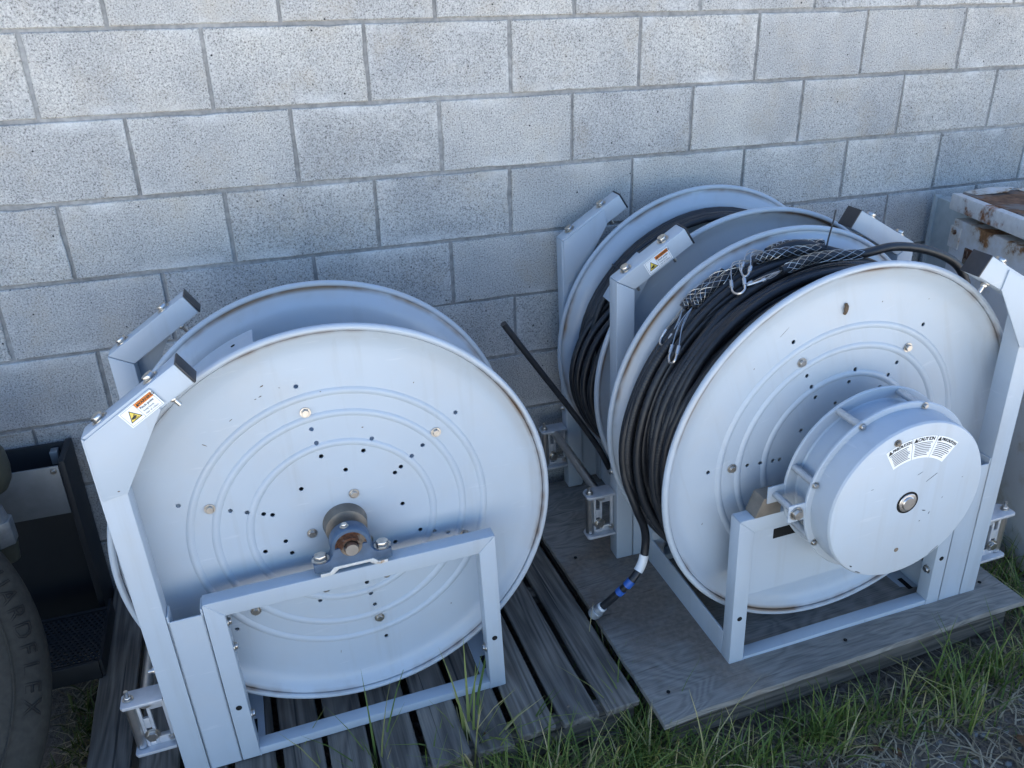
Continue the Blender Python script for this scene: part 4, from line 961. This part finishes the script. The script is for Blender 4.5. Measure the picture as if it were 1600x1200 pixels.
def lying(name, label, n, area, seed, m='straw'):
    r = random.Random(seed); b = bmesh.new(); uvl = b.loops.layers.uv.verify()
    for _ in range(n):
        x0, x1, y0, y1 = r.choice(area); x, y = r.uniform(x0, x1), r.uniform(y0, y1); L = r.uniform(.03, .14); a = r.uniform(0, 2 * PI); w = r.uniform(.0012, .0032); c = r.random(); bend = r.uniform(-.7, .7); z0 = gz(x) + r.uniform(.0, .018); rows = []
        for k in range(4):
            t = k / 3; aa = a + bend * t; p = Vector((x + L * t * math.cos(aa), y + L * t * math.sin(aa), 0)); p.z = gz(p.x) + bumpy(p.x, p.y) + .004 + (z0 - gz(x)) * math.sin(t * PI * r.uniform(.6, 1))
            s = Vector((-math.sin(aa), math.cos(aa), r.uniform(-.2, .2))) * w * (1.05 - t); rows.append((b.verts.new(p - s), b.verts.new(p + s), t))
        for p, q in zip(rows, rows[1:]):
            f = b.faces.new((p[0], p[1], q[1], q[0]))
            for lp in f.loops: lp[uvl].uv = (c, .5)
    return tag(mk(name, b, m, None, angle=180), label, 'straw', None, 'stuff')
lying('dry_straw', 'dry straw and dead grass scattered over the dirt in front', 3800, [(1.0, 3.0, -1.75, -1.12), (1.4, 3.2, -1.9, -1.2), (.2, 1.3, -1.6, -1.05)], 4)
lying('matted_straw', 'matted dead grass under the green blades in front', 1500, [(1.15, 2.7, -1.32, -1.12), (.3, 1.3, -1.25, -1.04), (2.3, 2.7, -1.2, -.55)], 14)
lying('dead_grass', 'dead grass lying between tyre and pallet', 260, [(-.22, -.09, -.9, -.1)], 6)
b = bmesh.new(); r3 = random.Random(21)
for _ in range(900):
    x, y = r3.uniform(.3, 3.2), r3.uniform(-1.95, -1.15); s = r3.uniform(.003, .010) * (1.6 if r3.random() < .08 else 1)
    q = bmesh.ops.create_icosphere(b, subdivisions=1, radius=s, matrix=Matrix.Translation((x, y, gz(x) + bumpy(x, y) + s * .2)) @ Matrix.Rotation(r3.uniform(0, 3), 4, 'X') @ Matrix.Diagonal((1, r3.uniform(.6, 1), r3.uniform(.5, .9), 1)))
tag(mk('pebbles', b, 'stone', None, angle=60), 'small pebbles and clods scattered on the dirt', 'pebbles', None, 'stuff')
def leaf_mesh():
    b = bmesh.new(); n = 9; prev = None
    for k in range(n):
        t = k / (n - 1); w = .013 * math.sin(PI * min(1, t * 1.05)) ** .8 + .0006; z = .006 * math.sin(t * 4) ; y = (t - .5) * .06
        row = [b.verts.new((-w, y, z + .006)), b.verts.new((0, y, z)), b.verts.new((w, y, z + .004))]
        if prev: b.faces.new((prev[0], prev[1], row[1], row[0])); b.faces.new((prev[1], prev[2], row[2], row[1]))
        prev = row
    ex = bmesh.ops.extrude_face_region(b, geom=list(b.faces)); bmesh.ops.translate(b, verts=[v for v in ex['geom'] if isinstance(v, bmesh.types.BMVert)], vec=(0, 0, .0006))
    bmesh.ops.recalc_face_normals(b, faces=b.faces); return b
lm = cached('dead_leaf', leaf_mesh, 'leaf', 80)
for k in range(22):
    x, y = r3.uniform(1.15, 2.4), r3.uniform(-1.62, -1.2)
    o = put('dead_leaf', lm, None, (x, y, gz(x) + bumpy(x, y) + .008), (r3.uniform(-.4, .4), r3.uniform(-.4, .4), r3.uniform(0, 6.2))); sc = r3.uniform(.5, 1.05); o.scale = (sc, sc, sc)
    tag(o, 'small curled brown dead leaf lying on the dirt in front', 'leaf', 'dead leaves on the dirt')
